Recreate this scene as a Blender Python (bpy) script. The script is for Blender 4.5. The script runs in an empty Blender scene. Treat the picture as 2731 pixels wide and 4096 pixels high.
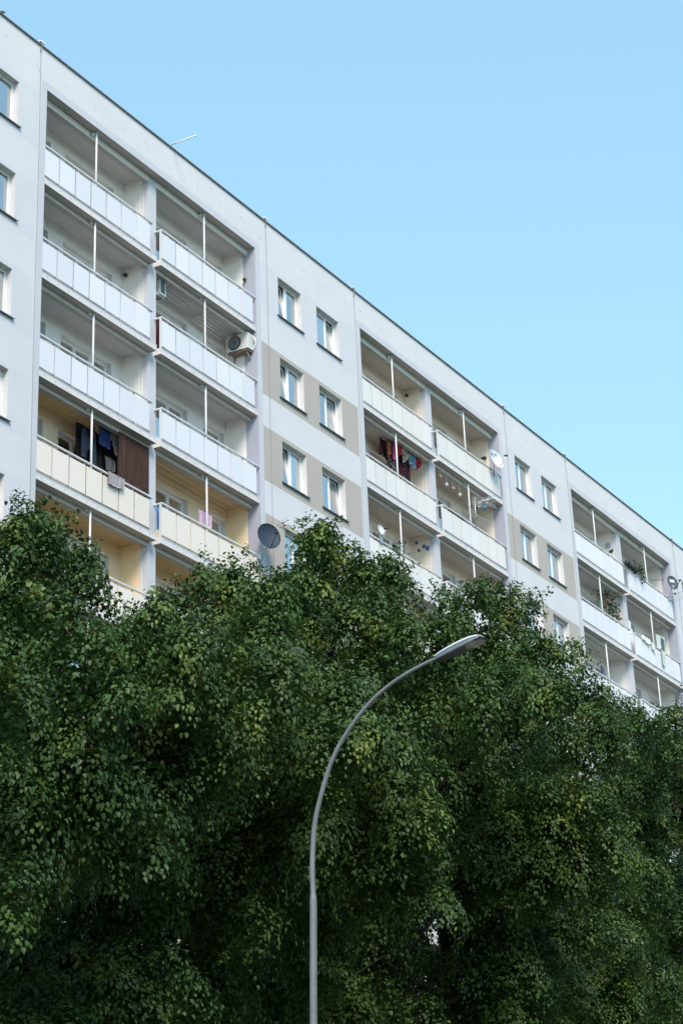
import bpy, math, random
import numpy as np
from mathutils import Vector, Matrix
random.seed(7)
S = bpy.context.scene
COL = S.collection
ZR = 32.827            # height of the roof edge above the ground (m)
H = 2.7                # storey height
LS, WS = 11.553, 5.642 # width of a balcony section and of a window section
MOD = LS + WS
NF = 11
R = math.radians
SX = .9872             # the lengths along the facade below were taped slightly long

# ------------------------------------------------------------------ materials
def new_mat(name):
    m = bpy.data.materials.new(name); m.use_nodes = True
    nt = m.node_tree; b = nt.nodes['Principled BSDF']
    return m, nt, b

def plain(name, col, rough=.6, metal=0., spec=.5, var=.06, scale=3., bump=0., bscale=60., ior=None):
    """plain paint/metal/plaster: base colour with a slow noise variation and optional grain"""
    m, nt, b = new_mat(name)
    tc = nt.nodes.new('ShaderNodeTexCoord')
    n = nt.nodes.new('ShaderNodeTexNoise'); n.inputs['Scale'].default_value = scale
    n.inputs['Detail'].default_value = 5
    nt.links.new(tc.outputs['Object'], n.inputs['Vector'])
    r = nt.nodes.new('ShaderNodeValToRGB')
    r.color_ramp.elements[0].position = .3; r.color_ramp.elements[1].position = .7
    r.color_ramp.elements[0].color = (*[c*(1-var) for c in col], 1)
    r.color_ramp.elements[1].color = (*[min(1, c*(1+var)) for c in col], 1)
    nt.links.new(n.outputs['Fac'], r.inputs['Fac'])
    nt.links.new(r.outputs['Color'], b.inputs['Base Color'])
    b.inputs['Roughness'].default_value = rough
    b.inputs['Metallic'].default_value = metal
    b.inputs['Specular IOR Level'].default_value = spec
    if ior: b.inputs['IOR'].default_value = ior
    if bump:
        n2 = nt.nodes.new('ShaderNodeTexNoise'); n2.inputs['Scale'].default_value = bscale
        n2.inputs['Detail'].default_value = 3
        nt.links.new(tc.outputs['Object'], n2.inputs['Vector'])
        bp = nt.nodes.new('ShaderNodeBump'); bp.inputs['Strength'].default_value = bump
        bp.inputs['Distance'].default_value = .01
        nt.links.new(n2.outputs['Fac'], bp.inputs['Height'])
        nt.links.new(bp.outputs['Normal'], b.inputs['Normal'])
    return m

def stained(name, col, stain, amount=.5, rough=.85):
    """rendered wall with vertical rain streaks and blotches"""
    m = plain(name, col, rough, spec=.25, var=.03, scale=.8, bump=.25, bscale=45)
    nt = m.node_tree; b = nt.nodes['Principled BSDF']
    ramp = b.inputs['Base Color'].links[0].from_node
    tc = [n for n in nt.nodes if n.type == 'TEX_COORD'][0]
    mp = nt.nodes.new('ShaderNodeMapping'); mp.inputs['Scale'].default_value = (3.5, 3.5, .28)
    nt.links.new(tc.outputs['Object'], mp.inputs['Vector'])
    n = nt.nodes.new('ShaderNodeTexNoise'); n.inputs['Scale'].default_value = 1.6; n.inputs['Detail'].default_value = 7
    n.inputs['Roughness'].default_value = .65
    nt.links.new(mp.outputs['Vector'], n.inputs['Vector'])
    r = nt.nodes.new('ShaderNodeValToRGB')
    r.color_ramp.elements[0].position = .5; r.color_ramp.elements[1].position = .8
    r.color_ramp.elements[0].color = (0, 0, 0, 1); r.color_ramp.elements[1].color = (amount,)*3 + (1,)
    nt.links.new(n.outputs['Fac'], r.inputs['Fac'])
    mx = nt.nodes.new('ShaderNodeMix'); mx.data_type = 'RGBA'
    nt.links.new(r.outputs['Color'], mx.inputs['Factor'])
    nt.links.new(ramp.outputs['Color'], mx.inputs['A'])
    mx.inputs['B'].default_value = (*stain, 1)
    nt.links.new(mx.outputs['Result'], b.inputs['Base Color'])
    return m

M = {}
M['white'] = stained('white_render', (.645, .645, .665), (.565, .56, .575), .25)
M['grey'] = stained('pale_grey_render', (.612, .618, .655), (.53, .53, .56), .2)
M['beige'] = stained('beige_render', (.45, .41, .375), (.39, .35, .32), .2)
M['band'] = stained('blue_grey_render', (.555, .565, .61), (.48, .48, .52), .15)
M['jamb'] = stained('grey_jamb_render', (.40, .41, .49), (.33, .335, .39), .3)
M['reveal'] = plain('white_reveal', (.64, .63, .63), .8, spec=.25, bump=.2)
M['lg_white'] = stained('loggia_white', (.87, .84, .80), (.68, .61, .53), .35)
M['lg_yellow'] = stained('loggia_yellow', (.88, .71, .48), (.66, .48, .28), .35)
M['lg_cream'] = stained('loggia_cream', (.85, .76, .65), (.62, .51, .39), .35)
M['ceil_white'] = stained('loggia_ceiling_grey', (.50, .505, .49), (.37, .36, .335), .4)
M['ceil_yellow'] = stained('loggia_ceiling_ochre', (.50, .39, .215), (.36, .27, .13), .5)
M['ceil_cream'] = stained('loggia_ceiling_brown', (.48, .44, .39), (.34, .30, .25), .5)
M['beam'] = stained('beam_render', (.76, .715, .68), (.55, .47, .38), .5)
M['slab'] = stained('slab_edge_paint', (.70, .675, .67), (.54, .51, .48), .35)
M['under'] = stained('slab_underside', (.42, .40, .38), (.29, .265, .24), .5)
M['pan_white'] = plain('white_panel', (.74, .74, .785), .5, spec=.4, var=.02, scale=.5)
M['pan_cream'] = plain('cream_panel', (.80, .72, .64), .5, spec=.4, var=.02, scale=.5)
M['pan_warm'] = plain('warm_white_panel', (.75, .72, .69), .5, spec=.4, var=.02, scale=.5)
for nm in ('pan_white', 'pan_cream', 'pan_warm'):          # panels fade and soil a little differently
    nt = M[nm].node_tree; b = nt.nodes['Principled BSDF']; src = b.inputs['Base Color'].links[0].from_socket
    oi = nt.nodes.new('ShaderNodeObjectInfo'); ge = nt.nodes.new('ShaderNodeNewGeometry')
    ad = nt.nodes.new('ShaderNodeMath'); ad.operation = 'ADD'; nt.links.new(oi.outputs['Random'], ad.inputs[0]); nt.links.new(ge.outputs['Random Per Island'], ad.inputs[1])
    mr = nt.nodes.new('ShaderNodeMapRange'); mr.inputs['From Max'].default_value = 2; mr.inputs['To Min'].default_value = .88; mr.inputs['To Max'].default_value = 1.08
    nt.links.new(ad.outputs[0], mr.inputs['Value'])
    hs = nt.nodes.new('ShaderNodeHueSaturation'); nt.links.new(mr.outputs['Result'], hs.inputs['Value']); nt.links.new(src, hs.inputs['Color']); nt.links.new(hs.outputs['Color'], b.inputs['Base Color'])
M['rail'] = plain('painted_steel', (.62, .645, .66), .45, spec=.5, var=.05)
M['pvc'] = plain('white_pvc', (.82, .82, .82), .35, spec=.5, var=.02)
M['flash'] = plain('dark_flashing', (.19, .185, .19), .5, spec=.4, var=.15)
M['sill'] = plain('dark_sill_metal', (.12, .122, .135), .45, spec=.5, var=.1)
M['wire'] = plain('dark_wire', (.27, .27, .28), .6)
M['gap'] = plain('dark_panel_joint', (.06, .06, .065), .8)  # dark strip in the joints between panels
M['dark'] = plain('dark_room', (.035, .035, .036), .9, spec=.1)
M['roof'] = plain('roof_felt', (.10, .10, .10), .9, bump=.3)
M['steel'] = plain('galvanised_steel', (.50, .51, .53), .38, metal=.85, var=.1, scale=14)
def glass(name, col):
    m, nt, b = new_mat(name)
    b.inputs['Base Color'].default_value = (*col, 1); b.inputs['Roughness'].default_value = .015
    b.inputs['IOR'].default_value = 7.0; b.inputs['Specular IOR Level'].default_value = .5
    tc = nt.nodes.new('ShaderNodeTexCoord'); n = nt.nodes.new('ShaderNodeTexNoise'); n.inputs['Scale'].default_value = 1.2
    nt.links.new(tc.outputs['Object'], n.inputs['Vector'])
    bp = nt.nodes.new('ShaderNodeBump'); bp.inputs['Strength'].default_value = .05; bp.inputs['Distance'].default_value = .02
    nt.links.new(n.outputs['Fac'], bp.inputs['Height']); nt.links.new(bp.outputs['Normal'], b.inputs['Normal'])
    return m
M['glass'] = glass('window_glass', (.02, .025, .03))
M['glass_curtain'] = glass('window_glass_before_curtain', (.16, .19, .20))
M['glass_dim'] = glass('window_glass_before_blind', (.06, .07, .075))

# ------------------------------------------------------------------ mesh helper
class MB:
    def __init__(self): self.v, self.f, self.m, self.mats = [], [], [], []
    def mi(self, mat):
        if mat not in self.mats: self.mats.append(mat)
        return self.mats.index(mat)
    def quad(self, a, b, c, d, mat):
        n = len(self.v); self.v += [a, b, c, d]; self.f.append((n, n+1, n+2, n+3)); self.m.append(self.mi(mat)); return self
    def poly(self, pts, mat):
        n = len(self.v); self.v += list(pts); self.f.append(tuple(range(n, n+len(pts)))); self.m.append(self.mi(mat)); return self
    def box(self, x0, x1, y0, y1, z0, z1, mat, under=None):
        n = len(self.v)
        self.v += [(x, y, z) for z in (z0, z1) for y in (y0, y1) for x in (x0, x1)]
        k = self.mi(mat); ku = self.mi(under) if under else k
        for q, mm in (((0, 2, 3, 1), ku), ((4, 5, 7, 6), k), ((0, 1, 5, 4), k), ((1, 3, 7, 5), k), ((3, 2, 6, 7), k), ((2, 0, 4, 6), k)):
            self.f.append(tuple(n+i for i in q)); self.m.append(mm)
        return self
    def tube(self, pts, rad, mat, seg=8, cap=True):
        pts = [Vector(p) for p in pts]; n = len(pts)
        if not hasattr(rad, '__len__'): rad = [rad]*n
        k = self.mi(mat); base = len(self.v); ref = None
        for i, p in enumerate(pts):
            t = (pts[min(i+1, n-1)] - pts[max(i-1, 0)]).normalized()
            if ref is None:
                ref = Vector((0, 0, 1)) if abs(t.z) < .9 else Vector((1, 0, 0))
            a = (ref - t*ref.dot(t)).normalized(); b = t.cross(a); ref = a
            for s in range(seg):
                an = 2*math.pi*s/seg
                q = p + (a*math.cos(an) + b*math.sin(an))*rad[i]; self.v.append(tuple(q))
        for i in range(n-1):
            for s in range(seg):
                s2 = (s+1) % seg
                self.f.append((base+i*seg+s, base+i*seg+s2, base+(i+1)*seg+s2, base+(i+1)*seg+s)); self.m.append(k)
        if cap:
            self.f.append(tuple(base+s for s in reversed(range(seg)))); self.m.append(k)
            self.f.append(tuple(base+(n-1)*seg+s for s in range(seg))); self.m.append(k)
        return self
    def lathe(self, prof, mat, seg=14, o=(0, 0, 0), mtx=None):
        """profile [(radius, height)] turned about z"""
        k = self.mi(mat); base = len(self.v); o = Vector(o)
        for r, z in prof:
            for s in range(seg):
                a = 2*math.pi*s/seg
                p = Vector((r*math.cos(a), r*math.sin(a), z))
                if mtx is not None: p = mtx @ p
                self.v.append(tuple(o+p))
        for i in range(len(prof)-1):
            for s in range(seg):
                s2 = (s+1) % seg
                self.f.append((base+i*seg+s, base+i*seg+s2, base+(i+1)*seg+s2, base+(i+1)*seg+s)); self.m.append(k)
        return self
    def ell(self, c, r, mat, seg=12, rings=8, mtx=None):
        prof = [(math.sin(math.pi*i/rings), -math.cos(math.pi*i/rings)) for i in range(rings+1)]
        mm = Matrix.Diagonal(Vector(r)).to_4x4().to_3x3()
        if mtx is not None: mm = mtx @ mm
        return self.lathe([(max(a, 1e-4), b) for a, b in prof], mat, seg, c, mm)
    def mesh(self, name, smooth=False):
        me = bpy.data.meshes.new(name); me.from_pydata(self.v, [], self.f)
        for mt in self.mats: me.materials.append(mt)
        me.polygons.foreach_set('material_index', self.m)
        if smooth: me.polygons.foreach_set('use_smooth', [True]*len(self.f))
        me.update(); return me

def link(name, me, parent=None, loc=(0, 0, 0), kind=None):
    o = bpy.data.objects.new(name, me); COL.objects.link(o); o.location = loc
    if parent: o.parent = parent
    if kind: o['kind'] = kind
    return o
def thing(name, label, cat, loc, group=None, rot=(0, 0, 0)):
    o = bpy.data.objects.new(name, None); COL.objects.link(o); o.empty_display_size = .2
    o.location = loc; o.rotation_euler = rot; o['label'] = label; o['category'] = cat
    if group: o['group'] = group
    return o
def tag(o, label, cat, group=None):
    o['label'] = label; o['category'] = cat
    if group: o['group'] = group
    return o
def P(u, y, z): return (u*SX, y, ZR+z)

# ------------------------------------------------------------------ the apartment block
XL, XR, DEP = -7.2, 3*MOD + WS + 6.0, 11.5
block = thing('apartment_block', 'long pale apartment block with stacked recessed balconies rising behind the trees', 'building', (20*SX, 0, 0))
block.scale.x = SX
BO = Vector((-20, 0, ZR))        # building parts are modelled in (u, y, height below roof edge)
def bpart(name, mb, smooth=False, parent=None, kind=None, off=(0, 0, 0)):
    me = mb.mesh(name, smooth) if isinstance(mb, MB) else mb
    return link(name, me, parent or block, (BO + Vector(off)) if parent is None else off, kind)

OPL, OPR, OPT = .35, 10.92, -1.19          # balcony opening inside its section
FBL, FBR, FBT = .11, 11.18, -.965          # outer edge of the painted surround
WIN = ((.70, 2.117), (3.0875, 4.5167))     # window openings inside a window section
def wins(x0): return WIN if x0 >= 0 else tuple((a+.27, b+.27) for a, b in WIN)
WZT, WZB = -1.596, -2.903
sections = [('w', -WS)]
for i in range(3): sections += [('b', i*MOD), ('w', i*MOD+LS)]
GB = -ZR

def wall_cells(mb, xs, zs, fn, y=0.):
    for i in range(len(xs)-1):
        for j in range(len(zs)-1):
            xc, zc = (xs[i]+xs[i+1])/2, (zs[j]+zs[j+1])/2
            mt = fn(xc, zc)
            if mt is None: continue
            mb.quad((xs[i], y, zs[j]), (xs[i+1], y, zs[j]), (xs[i+1], y, zs[j+1]), (xs[i], y, zs[j+1]), mt)

facade = MB()
holes = []                                  # window openings (x0, x1, z0, z1)
for kind, x0 in sections:
    if kind == 'w':
        for k in range(NF):
            for a, b in wins(x0): holes.append((x0+a, x0+b, WZB-H*k, WZT-H*k))
BT, BB = -1.47, -3.165                      # painted window bands, per storey
def band_mat(x, z):
    k = int((-z - 1.2)//H); zk = z + H*k
    inb = BB < zk < BT and k >= 0
    if not inb: return M['white']
    for i in range(3):
        if i*MOD+FBR < x < (i+1)*MOD-.06:
            if i == 2: return M['grey']
            return M['grey'] if k == 0 else M['beige']
    if -WS < x < .06: return M['grey']
    return M['white']
def cell(x, z):
    for i in range(3):
        u = x - i*MOD
        if OPL < u < OPR and z < OPT: return None
        if FBL < u < FBR and z < FBT: return M['band']
        if 0 < u < FBR: return M['white']
    for a, b, c, d in holes:
        if a < x < b and c < z < d: return None
    return band_mat(x, z)
xs = {XL, XR}
for kind, x0 in sections:
    xs |= {x0, x0 + (LS if kind == 'b' else WS)}
    if kind == 'b': xs |= {x0+v for v in (FBL, OPL, OPR, FBR)}
    else:
        for a, b in wins(x0): xs |= {x0+a, x0+b}
for i in range(4): xs |= {i*MOD-.06, i*MOD+.06}
xs = sorted(x for x in xs if XL <= x <= XR)
zs = {0., GB, OPT, FBT}
for k in range(NF): zs |= {BT-H*k, BB-H*k, WZT-H*k, WZB-H*k}
zs = sorted(z for z in zs if z >= GB)
wall_cells(facade, xs, zs, cell)
for a, b, c, d in holes:                    # window reveals
    y1 = .17
    for q in (((a, 0, d), (a, y1, d), (b, y1, d), (b, 0, d)), ((a, 0, c), (b, 0, c), (b, y1, c), (a, y1, c)),
              ((a, 0, c), (a, y1, c), (a, y1, d), (a, 0, d)), ((b, 0, c), (b, 0, d), (b, y1, d), (b, y1, c))):
        facade.quad(*q, M['reveal'])
    facade.quad((a, .62, c), (b, .62, c), (b, .62, d), (a, .62, d), M['dark'])  # near-black backing colour stands in for the unlit room
    for q in (((a, y1, d), (a, .62, d), (b, .62, d), (b, y1, d)), ((a, y1, c), (b, y1, c), (b, .62, c), (a, .62, c)),
              ((a, y1, c), (a, .62, c), (a, .62, d), (a, y1, d)), ((b, y1, c), (b, y1, d), (b, .62, d), (b, .62, c))):
        facade.quad(*q, M['dark'])
for i in range(3):                          # balcony openings: lintel underside and jambs
    x = i*MOD
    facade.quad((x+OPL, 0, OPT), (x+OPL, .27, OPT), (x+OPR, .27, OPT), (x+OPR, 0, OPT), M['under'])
    facade.quad((x+OPL, 0, GB), (x+OPL, .43, GB), (x+OPL, .43, OPT), (x+OPL, 0, OPT), M['jamb'])
    facade.quad((x+OPR, 0, GB), (x+OPR, 0, OPT), (x+OPR, .43, OPT), (x+OPR, .43, GB), M['jamb'])
facade.quad((XL, 0, GB), (XL, 0, 0), (XL, DEP, 0), (XL, DEP, GB), M['white'])
facade.quad((XR, 0, GB), (XR, DEP, GB), (XR, DEP, 0), (XR, 0, 0), M['white'])
facade.quad((XL, DEP, GB), (XL, DEP, 0), (XR, DEP, 0), (XR, DEP, GB), M['white'])
# small chips and drill marks left in the parapet render
for i in range(46):
    cx = -4 + i*1.28 + random.uniform(-.2, .2); cz = -.62 + random.uniform(-.12, .12)
    for d in range(random.choice((1, 2, 2, 3))):
        a = cx + d*.06 + random.uniform(-.01, .01); c = cz - d*.045 + random.uniform(-.02, .02)
        facade.box(a, a+.016, -.004, .01, c, c+.045, M['wire'])
bpart('facade_wall', facade)
roof = MB(); roof.box(XL, XR, .10, DEP-.1, -.25, -.02, M['roof']); bpart('roof', roof)
fl = MB(); fl.box(XL-.05, XR+.05, -.045, .32, 0.0, .022, M['flash']).box(XL-.05, XR+.05, -.048, -.036, -.012, .0, M['flash'])
bpart('roof_flashing', fl)
for j, x in enumerate([0, LS, MOD, MOD+LS, 2*MOD, 2*MOD+LS, 3*MOD]):
    w = MB(); dx = (.24 if j == 0 else .02)
    pts = [(x+.0, .02, .07), (x+.0, -.07, .06), (x+.0, -.025, -.10)]
    pts += [(x + dx*t + .008*math.sin(9*t), -.022 - .012*math.sin(3.1*t*5), -.1-t*(26)) for t in np.linspace(.02, 1, 24)]
    w.tube(pts, .006, M['wire'], 6); bpart('lightning_wire', w, True)
    c = MB(); c.box(x-.05, x+.16, -.03, .03, .11, .15, M['pvc']); c.tube([(x+.03, 0, .05), (x+.03, 0, .11)], .02, M['flash'], 6)
    c.box(x-.02, x+.02, -.03, -.002, -.20, -.11, M['wire'])
    bpart('lightning_clamp', c)

# --- facade windows: frame > sash, pane, sill
def ring(mb, x0, x1, z0, z1, w, y0, y1, mat):
    mb.box(x0, x1, y0, y1, z1-w, z1, mat); mb.box(x0, x1, y0, y1, z0, z0+w, mat)
    mb.box(x0, x0+w, y0, y1, z0+w, z1-w, mat); mb.box(x1-w, x1, y0, y1, z0+w, z1-w, mat)
cache = {}
def win_meshes(w, split):
    key = (round(w, 3), split)
    if key in cache: return cache[key]
    h = WZT-WZB; fr = MB(); ring(fr, 0, w, 0, h, .045, .165, .235, M['pvc'])
    xm = w*split; fr.box(xm-.025, xm+.025, .168, .232, .045, h-.045, M['pvc'])
    out = [fr.mesh('window')]
    for a, b in ((.045, xm-.025), (xm+.025, w-.045)):
        sw = b-a+.02; sh = h-.09+.02
        s = MB(); ring(s, 0, sw, 0, sh, .055, -.02, .03, M['pvc']); s.box(-.0+sw*.5-.01, sw*.5+.01, -.024, -.018, .02, .026, M['rail'])
        g = MB(); g.box(.05, sw-.05, -.004, .012, .05, sh-.05, M['glass'])
        out.append((a-.01, .035, s.mesh('sash'), g))
    si = MB(); si.v += []
    si.poly([(-.09, -.055, -.012), (w+.11, -.055, -.012), (w+.11, .165, .028), (-.09, .165, .028)], M['sill'])
    si.box(-.09, w+.11, -.058, -.05, -.04, -.012, M['sill'])
    out.append(si.mesh('sill'))
    cache[key] = out; return out
tilts = {(1, 0, 0): 0, (1, 1, 0): 1, (1, 0, 1): 0, (1, 1, 1): 1, (1, 0, 2): 0, (1, 1, 2): 1, (3, 1, 3): 0}
wr = random.Random(3)
panes = {}
for si_, (kind, x0) in enumerate([s for s in sections if s[0] == 'w']):
    for c, (a, b) in enumerate(wins(x0)):
        for k in range(NF):
            split = .60 if (si_, c, k) == (1, 1, 0) else .5
            mm = win_meshes(b-a, split)
            o = bpart('window', mm[0], off=(x0+a, 0, WZB-H*k))
            for q in (1, 2):
                ax, az, sme, gmb = mm[q]
                gm = wr.choices(['glass', 'glass_dim', 'glass_curtain'], [5, 2, 1.5])[0]
                if (si_, c, k) == (1, 1, 1) and q == 2: gm = 'glass_curtain'
                key = (id(gmb), gm)
                if key not in panes:
                    gmb.mats = [M[gm]]; panes[key] = gmb.mesh('pane')
                t = tilts.get((si_, c, k))
                rot = -R(6) if t is not None and t == q-1 else 0
                for nm, me in (('sash', sme), ('pane', panes[key])):
                    s = link(nm, me, o, (ax, .185, az)); s.rotation_euler.x = rot
            link('sill', mm[3], o, (0, 0, 0))

# --- balconies: slab > railing, railing_panel, post, beam, recess, balcony_window
bays = ((.352, 5.62, .30, 5.29, 2.80), (5.83, 10.917, 5.86, 10.78, 8.25))
PT, PB, ST, SB = -2.965, -3.735, -3.79, -3.97
BACK = 1.10
opens = (((.75, 2.05, -3.78), (2.72, 5.03, -2.95)), ((6.40, 8.82, -2.95), (9.69, 10.80, -3.78)))
def bay_meshes(bi, tone, row_var):
    key = ('bay', bi, tone, row_var)
    if key in cache: return cache[key]
    s0, s1, p0, p1, px = bays[bi]
    lo, hi = (OPL, 5.55) if bi == 0 else (5.93, OPR)
    d = {}
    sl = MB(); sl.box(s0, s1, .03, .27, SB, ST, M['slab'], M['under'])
    sl.box(s0+.0, s1, .024, .03, ST-.03, ST-.006, M['rail'])
    for t in np.arange(s0+.25, s1, .47): sl.box(t, t+.022, .025, .03, SB+.07, SB+.095, M['wire'])
    sl.quad((lo, .27, ST), (hi, .27, ST), (hi, BACK, ST), (lo, BACK, ST), M['slab'])
    d['balcony'] = sl.mesh('balcony')
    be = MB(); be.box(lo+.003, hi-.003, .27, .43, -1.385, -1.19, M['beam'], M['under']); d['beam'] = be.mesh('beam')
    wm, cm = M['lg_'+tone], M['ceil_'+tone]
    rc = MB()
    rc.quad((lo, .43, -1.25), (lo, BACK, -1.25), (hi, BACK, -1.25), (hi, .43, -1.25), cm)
    rc.quad((lo, .43, ST), (lo, BACK, ST), (lo, BACK, -1.25), (lo, .43, -1.25), wm)
    rc.quad((hi, .43, ST), (hi, .43, -1.25), (hi, BACK, -1.25), (hi, BACK, ST), wm)
    hs = [(a, b, z0, -1.60) for a, b, z0 in opens[bi]]
    xx = sorted({lo, hi} | {v for h in hs for v in h[:2]}); zz = sorted({ST, -1.25, -1.60} | {h[2] for h in hs})
    wall_cells(rc, xx, zz, lambda x, z: None if any(a < x < b and c < z < e for a, b, c, e in hs) else wm, BACK)
    for a, b, c, e in hs:
        y0, y1 = BACK, BACK+.15; rv = M['reveal']
        rc.quad((a, y0, e), (a, y1, e), (b, y1, e), (b, y0, e), M['beam']); rc.quad((a, y0, c), (b, y0, c), (b, y1, c), (a, y1, c), rv)
        rc.quad((a, y0, c), (a, y1, c), (a, y1, e), (a, y0, e), rv); rc.quad((b, y0, c), (b, y0, e), (b, y1, e), (b, y1, c), rv)
    d['recess_wall'] = rc.mesh('recess_wall')
    d['wins'] = []
    for wi, (a, b, c, e) in enumerate(hs):
        w = MB(); y = BACK+.14; ring(w, a, b, c, e, .05, y, y+.07, M['pvc'])
        n = 1 if b-a < 1.4 else 3
        for q in range(n):
            f0, f1 = a+.05+(b-a-.1)*q/n, a+.05+(b-a-.1)*(q+1)/n
            ring(w, f0+.004, f1-.004, c+.05, e-.05, .055, y-.015, y+.045, M['pvc'])
            gm = ['glass', 'glass_dim', 'glass_curtain'][(q*2+row_var+bi+wi) % 3]
            w.box(f0+.05, f1-.05, y+.02, y+.03, c+.1, e-.1, M[gm])
        d['wins'].append(w.mesh('balcony_window'))
    ra = MB(); n = 7; pw = (p1-p0)/n
    r0 = p0-.0 if bi == 0 else p0-.02
    ra.box(r0, p1+.12, -.028, .032, -2.885, -2.845, M['rail'])
    ra.box(r0, p1, -.006, .012, PB-.045, PB-.022, M['wire'])  # dark strip paints the shadow line below the panels
    for q in range(n+1):
        x = p0+pw*q
        ra.box(x-.024, x+.024, .03, .06, PB-.06, -2.885, M['rail']); ra.box(x-.027, x+.027, .022, .03, PB-.03, PT-.05, M['gap'])
    if bi == 0: ra.box(p1+.06, p1+.11, .032, .26, -2.89, -2.85, M['rail'])
    else:
        ra.box(5.83, 5.88, .032, .26, -2.89, -2.85, M['rail']); ra.box(5.83, p0, -.02, .03, -2.885, -2.845, M['rail'])
        ra.box(5.83, 5.87, .0, .04, ST, -2.885, M['rail']); ra.box(p1+.02, 10.92, -.01, .02, -2.88, -2.85, M['rail'])
    d['railing'] = ra.mesh('railing')
    pm = {'white': 'pan_white', 'yellow': 'pan_cream', 'cream': 'pan_warm'}[tone]
    pa = MB(); pa.box(.026, pw-.026, -.012, .010, PB, PT, M[pm])
    for zz_ in (PB+.06, (PT+PB)/2, PT-.06):
        for xx_ in (.035, pw-.035): pa.box(xx_-.007, xx_+.007, -.015, -.012, zz_-.007, zz_+.007, M['rail'])
    d['panel'] = pa.mesh('railing_panel'); d['panel_mat'] = M[pm]; d['pw'] = pw
    po = MB(); po.tube([(px, .13, ST), (px, .13, -1.19)], .028, M['rail'], 10)
    po.box(px-.11, px+.02, .16, .27, -1.32, -1.24, M['rail']); d['post'] = po.mesh('post', True)
    cache[key] = d; return d
rest = MB(); npan = 0; balc = {}
def tone_of(s, k):
    if s == 1: return 'cream'
    if s == 0 and k >= 3: return 'yellow'
    return 'white'
for k in range(NF):
    for s in range(3):
        for bi in range(2):
            d = bay_meshes(bi, tone_of(s, k), k % 3)
            off = Vector((s*MOD, 0, -H*k))
            o = bpart('balcony', d['balcony'], off=off); balc[(s, k, bi)] = o
            for nm in ('beam', 'recess_wall', 'railing', 'post'): link(nm, d[nm], o, (0, .03 if nm == 'railing' else 0, 0))
            for w in d['wins']: link('balcony_window', w, o)
            for q in range(7):
                x = bays[bi][2] + d['pw']*q
                if (s == 0 and k < 5) or (s == 1 and k < 2):
                    link('railing_panel', d['panel'], o, (x, .03, 0))
                else:
                    rest.box(off.x+x+.026, off.x+x+d['pw']-.026, .018, .040, PB-H*k, PT-H*k, d['panel_mat'])
bpart('railing_panel', rest, kind='stuff')
for s in range(3):
    x = s*MOD; pl = MB()
    pl.box(x+5.55, x+5.93, .262, .43, GB, OPT-.004, M['band'])
    pl.box(x+5.556, x+5.924, .43, BACK+.02, GB, OPT-.004, M['jamb'])
    pl.box(x+5.53, x+5.55, .44, .475, GB, -1.4, M['rail'])
    o = bpart('pillar', pl)

# ------------------------------------------------------------------ things on the balconies and the roof
M['dish_blue'] = plain('slate_blue_dish', (.030, .048, .075), .6, spec=.25, var=.05)
M['dish_white'] = plain('pale_dish', (.66, .70, .74), .5, spec=.4, var=.03)
M['dish_grey'] = plain('blue_grey_dish', (.075, .10, .125), .6, spec=.25, var=.05)
M['ink_blue'] = plain('blue_lettering', (.05, .16, .28), .6)
M['label'] = plain('white_label', (.62, .66, .68), .6)
M['black'] = plain('black_plastic', (.02, .02, .022), .5)
M['ac'] = plain('white_ac_casing', (.70, .70, .68), .45, var=.03)
M['rust'] = plain('rusty_bracket', (.17, .12, .085), .8, var=.4, scale=20)
M['feather_grey'] = plain('grey_feathers', (.12, .125, .145), .7, var=.35, scale=25)
M['feather_black'] = plain('black_feathers', (.013, .013, .016), .55, var=.3, scale=25)

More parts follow.
